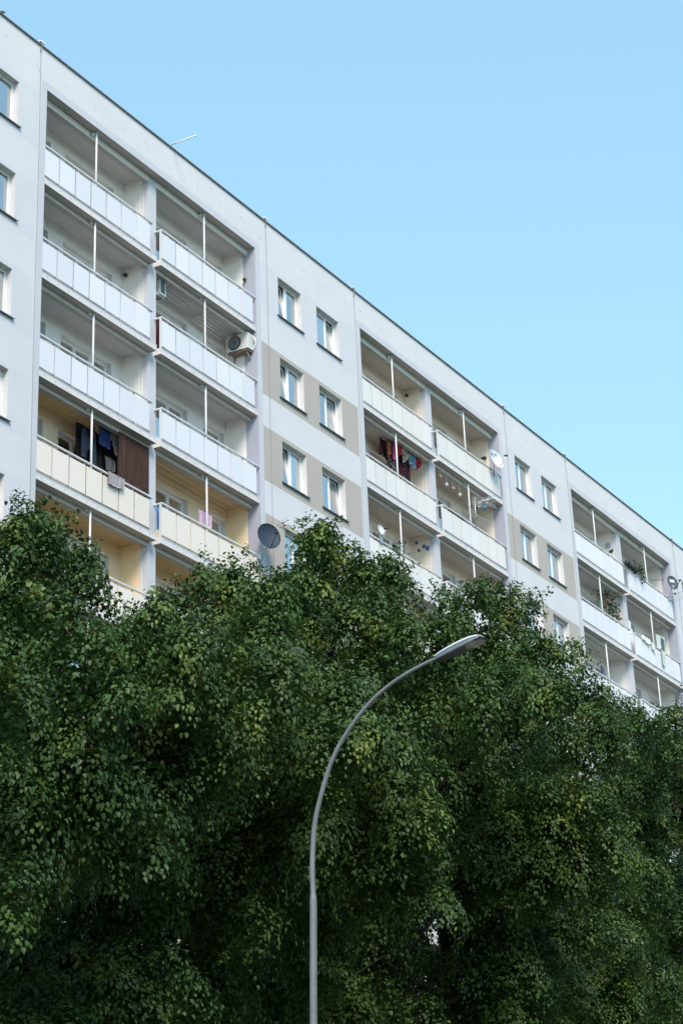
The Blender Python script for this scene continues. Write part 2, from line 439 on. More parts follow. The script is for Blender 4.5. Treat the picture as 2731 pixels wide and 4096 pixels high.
def dish(name, label, loc, normal, w, h, mat, group=None, mount=None, letters=None, stickers=False, arm=True, armlen=.42):
    t = thing(name, label, 'satellite dish', loc, group)
    n = Vector(normal).normalized(); up = Vector((0, 0, 1)); x = up.cross(n).normalized(); y = n.cross(x)
    B = Matrix((x, y, n)).transposed()
    mb = MB(); k = mb.mi(mat); rings, seg = 7, 28; dep = .16*w
    for side in (0, 1):
        for i in range(rings+1):
            r = i/rings
            for s in range(seg):
                a = 2*math.pi*s/seg
                p = B @ Vector((w/2*r*math.cos(a), h/2*r*math.sin(a), dep*(r*r-1) - side*.014)); mb.v.append(tuple(p))
    N = (rings+1)*seg
    for side in (0, 1):
        for i in range(rings):
            for s in range(seg):
                s2 = (s+1) % seg; b = side*N
                q = (b+i*seg+s, b+i*seg+s2, b+(i+1)*seg+s2, b+(i+1)*seg+s)
                mb.f.append(q if side else q[::-1]); mb.m.append(k)
    for s in range(seg):
        s2 = (s+1) % seg; mb.f.append((rings*seg+s, rings*seg+s2, N+rings*seg+s2, N+rings*seg+s)); mb.m.append(k)
    link('reflector', mb.mesh('reflector', True), t)
    if arm:
        a0 = B @ Vector((0, -h/2, 0)); a1 = B @ Vector((0, -h*.18, armlen)); ab = MB()
        ab.tube([a0 - n*.06, a0, a1], .014, M['black'] if mat != M['dish_white'] else M['steel'], 8)
        link('feed_arm', ab.mesh('feed_arm', True), t)
        l = MB(); l.tube([a1 + n*.03, a1 - n*.03 + y*.03, a1 - n*.10 + y*.06], [.035, .035, .024], M['black'], 10); link('receiver_head', l.mesh('receiver_head', True), t)
    b0 = -n*(dep+.03); br = MB(); br.tube([-n*dep, b0 - n*.05], .03, M['steel'], 8)
    if mount is not None: 
        mo = Vector(mount) - Vector(loc)
        br.tube([b0, b0 + Vector((0, 0, mo.z*.6)), mo], .02, M['rail'], 8)
        br.box(mo.x-.06, mo.x+.06, mo.y-.05, mo.y+.03, mo.z-.12, mo.z+.05, M['steel'])
    link('mount_bracket', br.mesh('mount_bracket'), t)
    if letters:
        cu = bpy.data.curves.new('lettering', 'FONT'); cu.body = letters; cu.size = h*.33; cu.align_x = 'CENTER'; cu.extrude = .003
        o = bpy.data.objects.new('lettering', cu); COL.objects.link(o); bpy.context.view_layer.update()
        me = bpy.data.meshes.new_from_object(o.evaluated_get(bpy.context.evaluated_depsgraph_get())); bpy.data.objects.remove(o)
        for v in me.vertices:
            px, py = v.co.x, v.co.y + h*.13
            r2 = (px/(w/2))**2 + (py/(h/2))**2
            v.co = B @ Vector((px, py, dep*(r2-1) + .006 + v.co.z))
        me.materials.clear(); me.materials.append(M['ink_blue']); link('lettering', me, t)
    if stickers:
        st = MB()
        def rect(x0, x1, y0, y1, mt, lift):
            pts = [B @ Vector((px, py, dep*((px/(w/2))**2+(py/(h/2))**2-1)+lift)) for px, py in ((x0, y0), (x1, y0), (x1, y1), (x0, y1))]
            st.poly([tuple(p) for p in pts], mt)
        rect(-.17*w, .27*w, .06*h, .27*h, M['label'], .006); rect(-.13*w, .0, .10*h, .23*h, M['dish_grey'], .009); rect(.03*w, .23*w, .12*h, .21*h, M['pan_white'], .009)
        rect(-.02*w, .16*w, -.28*h, -.17*h, M['label'], .006); rect(.0*w, .14*w, -.255*h, -.195*h, M['dish_grey'], .009)
        rect(-.11*w, -.10*w, .27*h, .42*h, M['label'], .006)
        link('sticker', st.mesh('sticker'), t)
    return t
dish('satellite_dish', 'big slate blue satellite dish beside the cream balcony with a pink towel', P(10.74, -.36, -10.47), (-.5, -.85, .16), .72, .78, M['dish_blue'], mount=P(10.72, .0, -10.98))
dish('satellite_dish', 'white satellite dish lettered nc+ with a crow perched next to it', P(27.20, -.26, -2.54), (-.17, -.96, .22), .74, .82, M['dish_white'], mount=P(27.50, .0, -2.95), letters='nc+')
dish('satellite_dish', 'dark grey satellite dish with white stickers at the far end of the top balconies', P(44.62, -.3, -2.30), (-.42, -.9, .16), .60, .62, M['dish_grey'], mount=P(44.72, .0, -2.88), stickers=True)
dish('satellite_dish', 'tiny pale dish clamped to a balcony rail just above the treetops', P(18.28, -.05, -7.93), (-.1, -.97, .18), .33, .36, M['dish_white'], mount=P(18.28, .0, -8.24), arm=True, armlen=.2)

def bird(name, label, cat, loc, L, heading, mat, pitch=.45):
    t = thing(name, label, cat, loc, rot=(0, 0, heading))
    mb = MB(); c, s = math.cos(pitch), math.sin(pitch)
    ax = [(-.55, .012, .03), (-.38, .03, .05), (-.2, .085, .085), (-.02, .125, .125), (.12, .115, .125), (.22, .075, .09), (.27, .06, .065), (.33, .062, .062), (.385, .045, .045), (.41, .016, .018), (.47, .004, .004)]
    k = mb.mi(mat); seg = 10; base = 0
    for i, (d, ry, rz) in enumerate(ax):
        x = d*c*L; z = (.30 + d*s)*L + (0 if d < .2 else (d-.2)*.35*L)
        if i >= 9: z -= .02*L
        for q in range(seg):
            a = 2*math.pi*q/seg; mb.v.append((x - math.sin(a)*rz*s*L*.6, math.cos(a)*ry*L, z + math.sin(a)*rz*L))
    for i in range(len(ax)-1):
        for q in range(seg):
            q2 = (q+1) % seg; mb.f.append((i*seg+q, i*seg+q2, (i+1)*seg+q2, (i+1)*seg+q)); mb.m.append(k)
    for sy in (-1, 1): mb.tube([(-.02*L, sy*.05*L, .24*L), (.0, sy*.055*L, .1*L), (-.02*L, sy*.055*L, .0), (.06*L, sy*.06*L, .004)], .012*L, M['black'], 6)
    link('body', mb.mesh('body', True), t)
    wg = MB()
    for sy in (-1, 1):
        wg.ell((-.10*L*c, sy*.10*L, .27*L), (.30*L, .035*L, .085*L), mat, 10, 6, Matrix.Rotation(-pitch, 3, 'Y'))
    link('folded_wings', wg.mesh('folded_wings', True), t)
    return t
bird('pigeon', 'grey pigeon standing on the roof edge', 'bird', P(-1.60, .05, .05), .34, .0, M['feather_grey'])
bird('crow', 'black crow perched on the rail beside the white lettered dish', 'bird', P(26.72, 0, -2.81), .54, .1, M['feather_black'], .3)
bird('crow', 'black crow perched on the rail left of the pot plants', 'bird', P(38.50, 0, -2.82), .54, .05, M['feather_black'], .5)

rodt = thing('roof_pole', 'thin white pole sticking out over the roof edge', 'pole', P(6.36, .12, .10))
mb = MB(); mb.tube([(.02, .10, 0.06), (-.14, -1.02, -.02)], .023, M['pvc'], 8); link('tube', mb.mesh('tube', True), rodt)
mb = MB(); mb.box(-.05, .10, .02, .16, -.05, .05, M['flash']); link('clamp', mb.mesh('clamp'), rodt)

# air conditioners
def ac_fan(label, loc):
    t = thing('air_conditioner', label, 'air conditioner', loc, 'outdoor air conditioner units')
    b = MB(); b.box(0, .29, 0, .72, 0, .50, M['ac'])
    for z in (.08, .42): b.box(-.003, .0, .02, .70, z, z+.006, M['rail'])
    for z in np.arange(.07, .45, .045): b.box(.05, .24, -.004, 0, z, z+.012, M['rail'])
    link('casing', b.mesh('casing'), t)
    f = MB(); Rm = Matrix.Rotation(-math.pi/2, 3, 'Y')
    f.lathe([(.001, .012), (.205, .012), (.215, .003), (.225, .0)], M['black'], 24, (0, .46, .25), Rm)
    for r in (.05, .09, .13, .17): f.lathe([(r-.005, .018), (r+.005, .018)], M['rail'], 24, (0, .46, .25), Rm)
    link('fan_grille', f.mesh('fan_grille'), t)
    br = MB()
    for y in (.08, .62):
        br.box(.0, .30, y, y+.035, -.04, -.003, M['rust']); br.tube([(.02, y+.017, -.03), (.285, y+.017, -.22)], .014, M['rail'], 6)
        br.box(.275, .30, y, y+.035, -.26, -.04, M['rust'])
    br.box(.0, .28, .02, .7, -.075, -.045, M['rust'])
    link('wall_bracket', br.mesh('wall_bracket'), t)
    h = MB()
    for q in range(3): h.tube([(.2+.02*q, -.02, .44-.03*q), (.25, -.10, .36-.02*q), (.27, -.10, .2), (.25, -.04, .05), (.22, .02, -.02)], .014, M['pvc'], 8)
    link('hose', h.mesh('hose', True), t)
ac_fan('white air conditioner with a round black fan hung at the right end of a balcony', P(10.60, .12, -4.58))
t = thing('air_conditioner', 'narrow end of an air conditioner on a bracket beside the balcony pillar', 'air conditioner', P(6.33, .40, -4.52), 'outdoor air conditioner units')
b = MB(); b.box(0, .31, 0, .65, 0, .53, M['ac']); link('casing', b.mesh('casing'), t)
b = MB(); b.box(.05, .25, -.006, 0, .05, .49, M['dish_grey'])
for z in np.arange(.08, .47, .04): b.box(.055, .245, -.009, -.006, z, z+.008, M['wire'])
link('vent_panel', b.mesh('vent_panel'), t)
b = MB(); b.box(-.36, .30, .05, .09, -.05, -.003, M['rail']); b.box(-.36, .30, .5, .54, -.05, -.003, M['rail']); b.box(-.1, .28, .09, .5, -.045, -.01, M['rust'])
b.tube([(-.37, .07, -.25), (.2, .07, -.05)], .015, M['rust'], 6); link('wall_bracket', b.mesh('wall_bracket'), t)

def dryer(label, u0, u1, y0, dy, z, n, ceil):
    t = thing('clothes_dryer', label, 'clothes dryer', P((u0+u1)/2, y0+dy*n/2, z)); o = Vector(P((u0+u1)/2, y0+dy*n/2, z))
    for q in range(n):
        a = Vector(P(u0-.04*q, y0+dy*q, z-.035*q))-o; b_ = Vector(P(u1-.04*q, y0+dy*q, z-.035*q))-o
        mb = MB(); mb.tube([a, b_], .013, M['pvc'], 6); link('rod', mb.mesh('rod', True), t)
    for u in (u0+.06, u1-.06):
        mb = MB()
        mb.box(u-(u0+u1)/2-.012, u-(u0+u1)/2+.012, -dy*n/2-.05, dy*n/2+.05, .03, .055, M['rail'])
        for q in range(n): 
            x = u-(u0+u1)/2; yy = -dy*n/2+dy*q; mb.tube([(x, yy, .04), (x, yy, -.035*q)], .003, M['pvc'], 4)
        mb.tube([(u-(u0+u1)/2, 0, .04), (u-(u0+u1)/2, 0, ceil)], .008, M['rail'], 5)
        link('bracket', mb.mesh('bracket'), t)
dryer('white ceiling drying rods running to the fan air conditioner', 8.95, 10.55, .50, .10, -4.07, 5, .12)
dryer('short white ceiling drying rods beside the narrow air conditioner', 7.0, 8.15, .55, .12, -4.07, 3, .12)

# cloth
def fabric(name, c1, c2=None, kind=None, sc=20, rough=.9):
    m = plain(name, c1, rough, spec=.2, var=.12, scale=9)
    if kind:
        nt = m.node_tree; b = nt.nodes['Principled BSDF']; src = b.inputs['Base Color'].links[0].from_socket
        tc = [n for n in nt.nodes if n.type == 'TEX_COORD'][0]
        if kind == 'check':
            w = nt.nodes.new('ShaderNodeTexBrick'); w.inputs['Scale'].default_value = sc; w.inputs['Mortar Size'].default_value = .06
            mp = nt.nodes.new('ShaderNodeMapping'); mp.inputs['Rotation'].default_value = (R(90), 0, 0)
            nt.links.new(tc.outputs['Object'], mp.inputs['Vector']); nt.links.new(mp.outputs['Vector'], w.inputs['Vector']); fac = w.outputs['Fac']
        else:
            w = nt.nodes.new('ShaderNodeTexVoronoi'); w.inputs['Scale'].default_value = sc
            nt.links.new(tc.outputs['Object'], w.inputs['Vector'])
            rr = nt.nodes.new('ShaderNodeValToRGB'); rr.color_ramp.elements[0].position = .25; rr.color_ramp.elements[0].color = (1, 1, 1, 1); rr.color_ramp.elements[1].position = .4; rr.color_ramp.elements[1].color = (0, 0, 0, 1)
            nt.links.new(w.outputs['Distance'], rr.inputs['Fac']); fac = rr.outputs['Color']
        mx = nt.nodes.new('ShaderNodeMix'); mx.data_type = 'RGBA'
        nt.links.new(fac, mx.inputs['Factor']); nt.links.new(src, mx.inputs['A']); mx.inputs['B'].default_value = (*c2, 1)
        nt.links.new(mx.outputs['Result'], b.inputs['Base Color'])
    return m
def cloth(name, label, cat, tl, w, h, mat, group=None, fold=.02, slant=0., ragged=.04, shape=None, rot=0., nx=18, nz=10):
    """hanging cloth: tl = world top-left corner, folds run down, thickness 8 mm"""
    rnd = random.Random(label); ph = [rnd.uniform(0, 6.28) for _ in range(4)]
    mb = MB(); k = mb.mi(mat); N = (nx+1)*(nz+1)
    for side in (0, 1):
        for j in range(nz+1):
            for i in range(nx+1):
                s, t_ = i/nx, j/nz
                x = s*w; lo = h*(1 + ragged*math.sin(3*s+ph[0]) + ragged*.7*math.sin(8*s+ph[1]))
                if shape: x, lo = shape(s, t_, w, lo)
                y = fold*(math.sin(14*s*max(w, .3)/.5+ph[2])*(.3+.7*t_) + .5*math.sin(27*s+ph[3]+3*t_)) + side*.008
                mb.v.append((x, y, -t_*lo - slant*s*w))
    for side in (0, 1):
        for j in range(nz):
            for i in range(nx):
                a = side*N + j*(nx+1)+i; q = (a, a+1, a+nx+2, a+nx+1); mb.f.append(q if side else q[::-1]); mb.m.append(k)
    edge = [(j*(nx+1)) for j in range(nz+1)] + [nz*(nx+1)+i for i in range(1, nx+1)] + [j*(nx+1)+nx for j in range(nz-1, -1, -1)] + [i for i in range(nx-1, 0, -1)]
    for a, b in zip(edge, edge[1:]+edge[:1]): mb.f.append((a, b, b+N, a+N)); mb.m.append(k)
    o = link(name, mb.mesh(name, True), None, tl); o.rotation_euler.z = rot
    return tag(o, label, cat, group)
def shirt(s, t, w, lo):          # body narrower than the sleeves at the top
    m = 1.0 if t < .32 else .62
    return (.5+(s-.5)*m)*w, lo if .19 < s < .81 or t < .01 else lo*(.55 if t < .45 else .62)
def shorts(s, t, w, lo):
    return s*w, lo*(1 if abs(s-.5) > .09 else .6)
fb_blue = fabric('blue_check_cloth', (.035, .065, .20), (.012, .018, .06), 'check', 9)
fb_grey = fabric('grey_shirt_cloth', (.16, .145, .16)); fb_navy = fabric('navy_cloth', (.02, .03, .05)); fb_blk = fabric('black_cloth', (.011, .011, .013))
fb_red = fabric('dark_red_cloth', (.09, .012, .012)); fb_tow = fabric('grey_towel_cloth', (.36, .33, .34)); fb_pink = fabric('pink_towel_cloth', (.55, .38, .50))
fb_pale = fabric('pale_grey_cloth', (.10, .115, .13))
LG = 'dark washing behind the brown screen'
tl = thing('washing_line', 'drying line strung above the dark washing by the brown screen', 'washing line', P(3.6, .48, -9.44))
mb = MB(); mb.tube([(-.85, 0, .02), (.1, 0, .0), (1.0, 0, .02)], .008, M['rail'], 6); link('cord', mb.mesh('cord'), tl)
mb = MB(); mb.tube([(-.85, 0, .02), (-.85, 0, .19)], .008, M['rail'], 6); mb.tube([(-.85, -.3, .02), (-.85, .3, .02)], .012, M['rail'], 6); link('hanger', mb.mesh('hanger'), tl)
mb = MB(); mb.tube([(1.0, 0, .02), (1.0, 0, .19)], .008, M['rail'], 6); link('hanger', mb.mesh('hanger'), tl)
cloth('laundry', 'blue checked cloth hanging beside the white balcony post', 'laundry', P(3.60, .46, -9.46), .50, .50, fb_blue, LG, .012, ragged=.02)
cloth('laundry', 'crumpled grey shirt hanging between the blue cloth and the brown screen', 'laundry', P(4.10, .44, -9.47), .46, .55, fb_grey, LG, .03, shape=shirt)
cloth('laundry', 'small dark red cloth hanging left of the balcony post', 'laundry', P(3.12, .43, -9.62), .27, .28, fb_red, LG)
cloth('laundry', 'navy blue trousers hanging below the red cloth', 'laundry', P(2.92, .50, -9.72), .58, .85, fb_navy, LG, .03, shape=shorts)
cloth('laundry', 'black blanket hanging as a backdrop behind all the dark washing', 'laundry', P(2.86, .66, -9.55), 1.85, 1.25, fb_blk, LG, .03, ragged=.06, nx=30)
cloth('laundry', 'pale grey rag hanging low in front of the black blanket', 'laundry', P(4.02, .55, -10.12), .42, .34, fb_pale, LG, .025)
def over_rail(s, t, w, lo): return s*w, lo
cloth('towel', 'grey towel thrown over the cream balcony rail', 'towel', P(3.30, -.058, -10.915), .70, .34, fb_tow, None, .012, ragged=.07)
fb = fabric('reed_brown', (.105, .056, .042), (.03, .02, .018), None)
nt = fb.node_tree; wv = nt.nodes.new('ShaderNodeTexNoise'); mp = nt.nodes.new('ShaderNodeMapping'); mp.inputs['Scale'].default_value = (28, 28, .9)
tc = [n for n in nt.nodes if n.type == 'TEX_COORD'][0]; nt.links.new(tc.outputs['Object'], mp.inputs['Vector']); nt.links.new(mp.outputs['Vector'], wv.inputs['Vector']); wv.inputs['Scale'].default_value = 1
rr = nt.nodes.new('ShaderNodeValToRGB'); rr.color_ramp.elements[0].position = .35; rr.color_ramp.elements[1].position = .78
rr.color_ramp.elements[0].color = (.028, .016, .014, 1); rr.color_ramp.elements[1].color = (.12, .068, .055, 1); nt.links.new(wv.outputs['Fac'], rr.inputs['Fac'])
nt.links.new(rr.outputs['Color'], nt.nodes['Principled BSDF'].inputs['Base Color'])
mb = MB(); n = 44; w = 1.37/n
for i in range(n):
    x = i*w; y = .012*(i % 2); h = 1.95 + .03*math.sin(i*1.7)
    mb.box(x+.002, x+w-.002, y, y+.012, -h, 0, fb)
mb.box(0, 1.37, .024, .034, -.03, 0, fb); mb.box(0, 1.37, .024, .034, -1.2, -1.17, fb)
o = link('reed_screen', mb.mesh('reed_screen'), None, P(4.15, .20, -9.49)); tag(o, 'brown slatted reed screen shading the right half of a yellow balcony', 'screen')
cloth('towel', 'pink towel drying above the rail of a yellow balcony', 'towel', P(8.12, .32, -10.32), .68, .40, fb_pink, None, .01, ragged=.02)
fb_sky = fabric('blue_sheet_cloth', (.14, .30, .55)); fb_dkr = fabric('maroon_cloth', (.10, .03, .035)); fb_salm = fabric('salmon_cloth', (.50, .20, .17))
cloth('laundry', 'bright blue sheet glimpsed in the gap beside the pillar of a yellow balcony', 'laundry', P(5.96, .24, -10.95), .42, .62, fb_sky, None, .008)
cloth('laundry', 'salmon towel glimpsed in the gap beside the pillar below the narrow air conditioner', 'laundry', P(6.06, .22, -5.46), .30, .70, fb_salm, None, .008)
cloth('laundry', 'maroon cloth hanging in the gap just behind the salmon towel', 'laundry', P(5.95, .34, -5.46), .5, .85, fb_dkr, None, .008)
t = thing('washing_line', 'thin pale drying lines stretched along the yellow balcony with the pink towel', 'washing line', P(8.5, .7, -9.62))
for q in range(4):
    mb = MB(); mb.tube([(-2.5, -.3+.18*q, -.03*q), (0, -.3+.18*q, -.05-.03*q), (2.4, -.3+.18*q, -.03*q)], .0028, M['pvc'], 5); link('cord', mb.mesh('cord'), t)
mb = MB(); mb.box(2.40, 2.42, -.35, .3, -.12, .02, M['rail']); link('bracket', mb.mesh('bracket'), t)
# colourful washing
LB = 'colourful washing on the cream balcony'
t = thing('washing_line', 'drying line carrying the colourful washing on the cream balcony', 'washing line', P(21.3, .55, -3.98)); mb = MB(); mb.tube([(-1.3, 0, .0), (1.2, 0, 0)], .008, M['rail'], 6); link('cord', mb.mesh('cord'), t)
for sx in (-1.25, 1.15):
    mb = MB(); mb.tube([(sx, -.2, .01), (sx, .3, .01)], .01, M['rail'], 6); link('hanger', mb.mesh('hanger'), t)
fo = fabric('orange_cloth', (.36, .115, .045)); fm = fabric('magenta_cloth', (.40, .06, .22)); fbg = fabric('beige_print_cloth', (.45, .38, .30), (.10, .08, .06), 'spot', 22)
fbl = fabric('light_blue_cloth', (.10, .22, .36), (.35, .38, .38), 'spot', 14); frd = fabric('bright_red_cloth', (.42, .035, .04), (.12, .02, .03), 'spot', 9)
ffl = fabric('dark_floral_cloth', (.022, .018, .022), (.36, .33, .34), 'spot', 17); fbu = fabric('burgundy_cloth', (.045, .014, .024), (.12, .05, .07), 'spot', 12)
cloth('laundry', 'narrow orange cloth at the left end of the colourful washing', 'laundry', P(20.14, .50, -4.16), .18, .48, fo, LB, .03, ragged=.12)
cloth('laundry', 'magenta top hanging left of the post on the cream balcony', 'laundry', P(20.48, .48, -4.05), .30, .60, fm, LB, .04, ragged=.15)
cloth('laundry', 'beige printed blouse right of the post among colourful washing', 'laundry', P(20.95, .46, -3.97), .74, .56, fbg, LB, .05, ragged=.12, shape=shirt)
cloth('laundry', 'light blue shorts hanging between the beige blouse and the red shirt', 'laundry', P(21.58, .45, -3.97), .42, .50, fbl, LB, .04, ragged=.12, shape=shorts)
cloth('laundry', 'bright red shirt at the right end of the colourful washing', 'laundry', P(21.94, .44, -3.96), .56, .50, frd, LB, .05, ragged=.14, shape=shirt)
cloth('laundry', 'dark floral dress hanging below the magenta top', 'laundry', P(20.26, .60, -4.10), .70, .95, ffl, LB, .06, ragged=.16)
cloth('laundry', 'long burgundy dress hanging low behind the beige blouse', 'laundry', P(20.82, .62, -4.0), 1.05, .95, fbu, LB, .07, ragged=.2)
cloth('laundry', 'dark brown blanket hanging behind the orange and magenta washing', 'laundry', P(20.0, .72, -4.0), 1.5, .78, fb_dkr, LB, .05, ragged=.15)
cloth('laundry', 'small red top hanging just right of the balcony post in the colourful washing', 'laundry', P(20.74, .43, -4.02), .30, .42, frd, LB, .04, ragged=.15)
# small wall ornaments on the cream balcony
oc = {'blue': plain('blue_enamel', (.03, .15, .42), .4), 'green': plain('green_enamel', (.045, .10, .085), .5), 'orange': plain('orange_enamel', (.42, .23, .07), .5), 'brown': plain('dull_brown', (.16, .12, .10), .7)}
def ornament(label, u, y, z, c, r=.05, ax='Y', group='ornaments on the cream balcony wall'):
    mb = MB(); Rm = Matrix.Rotation(math.pi/2, 3, 'X') if ax == 'Y' else Matrix.Rotation(-math.pi/2, 3, 'Y')
    for q in range(5):
        a = q*2*math.pi/5; d = Vector((math.cos(a), math.sin(a), 0))*r*.7
        mb.lathe([(.001, .012), (r*.5, .010), (r*.55, .0)], c, 8, tuple(Rm @ d), Rm)
    mb.lathe([(.001, .02), (r*.4, .016), (r*.45, 0)], c, 8, (0, 0, 0), Rm)
    o = link('wall_ornament', mb.mesh('wall_ornament'), None, P(u, y, z)); tag(o, label, 'wall ornament', group)
MBX = MOD+5.545
ornament('blue flower ornament on the balcony side wall nearest the back corner', MBX, .93, -6.82, oc['blue'], .055, 'X')
ornament('blue flower ornament in the middle of the balcony side wall', MBX, .66, -7.0, oc['blue'], .06, 'X')
ornament('light blue double flower ornament nearest the pillar on the balcony side wall', MBX, .52, -7.09, oc['blue'], .075, 'X')
ornament('green flower ornament right of the balcony post on the back wall', 21.80, BACK-.003, -7.05, oc['green'], .06)
ornament('grey green ornament between the post and the back corner of the balcony', 22.2, BACK-.003, -6.93, oc['green'], .05)
ornament('small brown ornament low on the balcony side wall', MBX, .86, -7.10, oc['brown'], .05, 'X')
ornament('orange flower ornament above the left window of the cream balcony', 19.58, BACK-.003, -7.02, oc['orange'], .09)
# wall lamps
def wall_lamp(label, u, y, z, d):
    t = thing('wall_lamp', label, 'wall lamp', P(u, y, z), 'dark balcony wall lamps')
    mb = MB(); mb.box(-.02 if d < 0 else 0, .0 if d < 0 else .02, -.035, .035, -.05, .05, M['wire']); mb.tube([(0, 0, 0), (d*.07, 0, .02)], .012, M['black'], 6); link('wall_plate', mb.mesh('wall_plate'), t)
    mb = MB(); mb.lathe([(.02, .03), (.055, -.0), (.05, -.06), (.001, -.075)], M['black'], 12, (d*.085, 0, .02)); link('lamp_shade', mb.mesh('lamp_shade', True), t)
wall_lamp('dark lamp on the grey jamb at the right end of the top white balcony', 10.92, .34, -2.19, -1)
wall_lamp('dark lamp high in the back corner of the second white balcony', 5.55, .98, -4.16, -1)
wall_lamp('dark lamp in the back corner of the top cream balcony', MOD+5.55, .95, -1.46, -1)
# hanging pots
M['clay'] = plain('terracotta', (.46, .28, .21), .8); M['bulb'] = plain('pale_glaze', (.62, .60, .55), .4)
for i, (u, z, ln, c, lb) in enumerate([(23.57, -4.60, .30, 'clay', 'pinkish hanging pot nearest the pillar'), (24.06, -4.74, .44, 'bulb', 'small white hanging ball second from the pillar'), (24.56, -4.72, .28, 'clay', 'fat pinkish hanging pot third from the pillar'), (25.09, -4.78, .42, 'bulb', 'brownish hanging pot beside the post and the antenna')]):
    t = thing('hanging_pot', lb, 'hanging pot', P(u, .30, z+.28), 'pots hung from a balcony ceiling'); r = .075 if c == 'clay' else .06
    mb = MB(); mb.lathe([(.001, -.06), (r*.8, -.05), (r, 0), (r*.75, .05), (r*.35, .07), (.012, .085)], M[c], 12); link('pot', mb.mesh('pot', True), t)
    mb = MB(); mb.tube([(0, 0, .08), (0, 0, -.28 + (-3.95-z))], .006, M['pvc'], 5); link('cord', mb.mesh('cord'), t)
# tv antenna
t = thing('tv_antenna', 'silver tv antenna with a grid reflector tied to a balcony rail', 'antenna', P(25.5, .0, -5.45))
mb = MB(); mb.tube([(0, -.03, -.2), (.03, -.06, .95)], .018, M['steel'], 8); link('mast', mb.mesh('mast', True), t)
mb = MB(); mb.tube([(.02, -.06, .55), (1.1, -.30, .95)], .014, M['steel'], 8)
for q in range(9):
    f = q/8; c = Vector((.12+.95*f, -.08-.21*f, .59+.35*f)); d = Vector((.10, .30-.12*f, -.10)); mb.tube([c-d*.6, c+d*.6], .006, M['steel'], 5)
link('element_boom', mb.mesh('element_boom', True), t)
mb = MB()
for a in range(7): mb.tube([(.02+.045*a, .08-.03*a, .42), (.06+.045*a, .02-.03*a, .98)], .006, M['steel'], 5)
for a in range(7): mb.tube([(.02+.006*a, .08-.01*a, .44+.085*a), (.30+.01*a, -.12-.01*a, .46+.085*a)], .006, M['steel'], 5)
link('reflector_grid', mb.mesh('reflector_grid', True), t)
mb = MB()
for a in range(4):
    for sy in (-1, 1): mb.tube([(.62+.09*a, -.05-.04*a+.14*sy, .86+.04*a), (.74+.09*a, -.18-.04*a+.14*sy, 1.14+.04*a)], .012, M['steel'], 5)
mb.tube([(.6, -.2, .85), (1.25, -.35, 1.12)], .012, M['steel'], 6); mb.tube([(.6, .1, .95), (1.25, -.1, 1.22)], .012, M['steel'], 6); link('director_array', mb.mesh('director_array', True), t)
mb = MB(); mb.ell((.42, -.22, .62), (.075, .06, .10), M['ink_blue'], 10, 8); mb.ell((.06, -.07, .54), (.06, .05, .06), M['black'], 10, 6); link('amplifier_box', mb.mesh('amplifier_box', True), t)
mb = MB()
for q in range(7): mb.tube([(-.75+.12*q, -.05+.03*q, .55-.03*q), (.2+.26*q, -.12-.03*q, -.03+.05*q)], .0045, M['pvc'], 4)
link('guy_wire', mb.mesh('guy_wire'), t)
# far balconies
def pot_plant(label, u, y, z, leafy, dark=True):
    t = thing('flower_box', label, 'flower box', P(u, y, z))
    mb = MB(); mb.ell((0, 0, .10), (.20, .14, .15), M['black'], 12, 8); mb.ell((.26, .02, .06), (.16, .13, .12), M['black'], 12, 8); link('tub', mb.mesh('tub', True), t)
    return t
pot_plant('lumpy black flower tubs hung on the rail right of the far crow', 40.05, -.06, -2.83, True)
pot_plant('second pair of black flower tubs next to the leafy rail plant', 40.62, -.06, -2.86, True)
t = thing('wall_disc', 'grey round ornament on the far white balcony side wall', 'wall ornament', P(2*MOD+5.54, .66, -1.86)); mb = MB()
mb.lathe([(.001, .03), (.10, .02), (.13, .0)], M['jamb'], 16, (0, 0, 0), Matrix.Rotation(-math.pi/2, 3, 'Y')); link('plate', mb.mesh('plate', True), t)
t = thing('wall_pole', 'dark horizontal pole across the far top balcony by the grey dish', 'pole', P(43.9, .45, -2.25)); mb = MB()
mb.tube([(-.02, .0, .0), (.75, -.35, .16), (1.40, -.05, .35)], .012, M['black'], 6); link('tube', mb.mesh('tube'), t)
t = thing('cable_bracket', 'dark rod with a knob reaching past the far dish to the next window', 'bracket', P(45.2, -.02, -2.62)); mb = MB(); mb.tube([(-.55, -.12, -.1), (0, -.12, .02), (1.15, -.1, .45)], .012, M['wire'], 6); mb.ell((0, -.12, .02), (.05, .05, .05), M['black'], 8, 6); link('tube', mb.mesh('tube'), t)
fw_ = fabric('white_cloth', (.66, .68, .68)); fgw = fabric('pale_green_cloth', (.50, .58, .53), (.62, .66, .63), 'spot', 6); fteal = fabric('teal_cloth', (.09, .14, .155))
LC = 'pale washing on the far balcony'
cloth('laundry', 'crumpled white cloth lying along the far balcony rail', 'laundry', P(40.85, -.05, -5.46), .95, .20, fw_, LC, .03, ragged=.2)
cloth('laundry', 'pale green and white blanket hung at the right end of the far balcony', 'laundry', P(42.55, .0, -4.98), 1.05, .62, fgw, LC, .03, slant=-.12)
cloth('laundry', 'teal cloth folded between the pale green blankets on the far balcony', 'laundry', P(43.05, -.05, -5.05), .32, .55, fteal, LC, .02)
cloth('laundry', 'narrow pale green sheet hanging down in front of the far balcony panels', 'laundry', P(42.98, -.06, -5.56), .38, .62, fgw, LC, .015, ragged=.12)
cloth('laundry', 'white strip of cloth draped over the far rail left of the green blanket', 'laundry', P(41.9, -.06, -5.52), .30, .30, fw_, LC, .015, slant=.3)
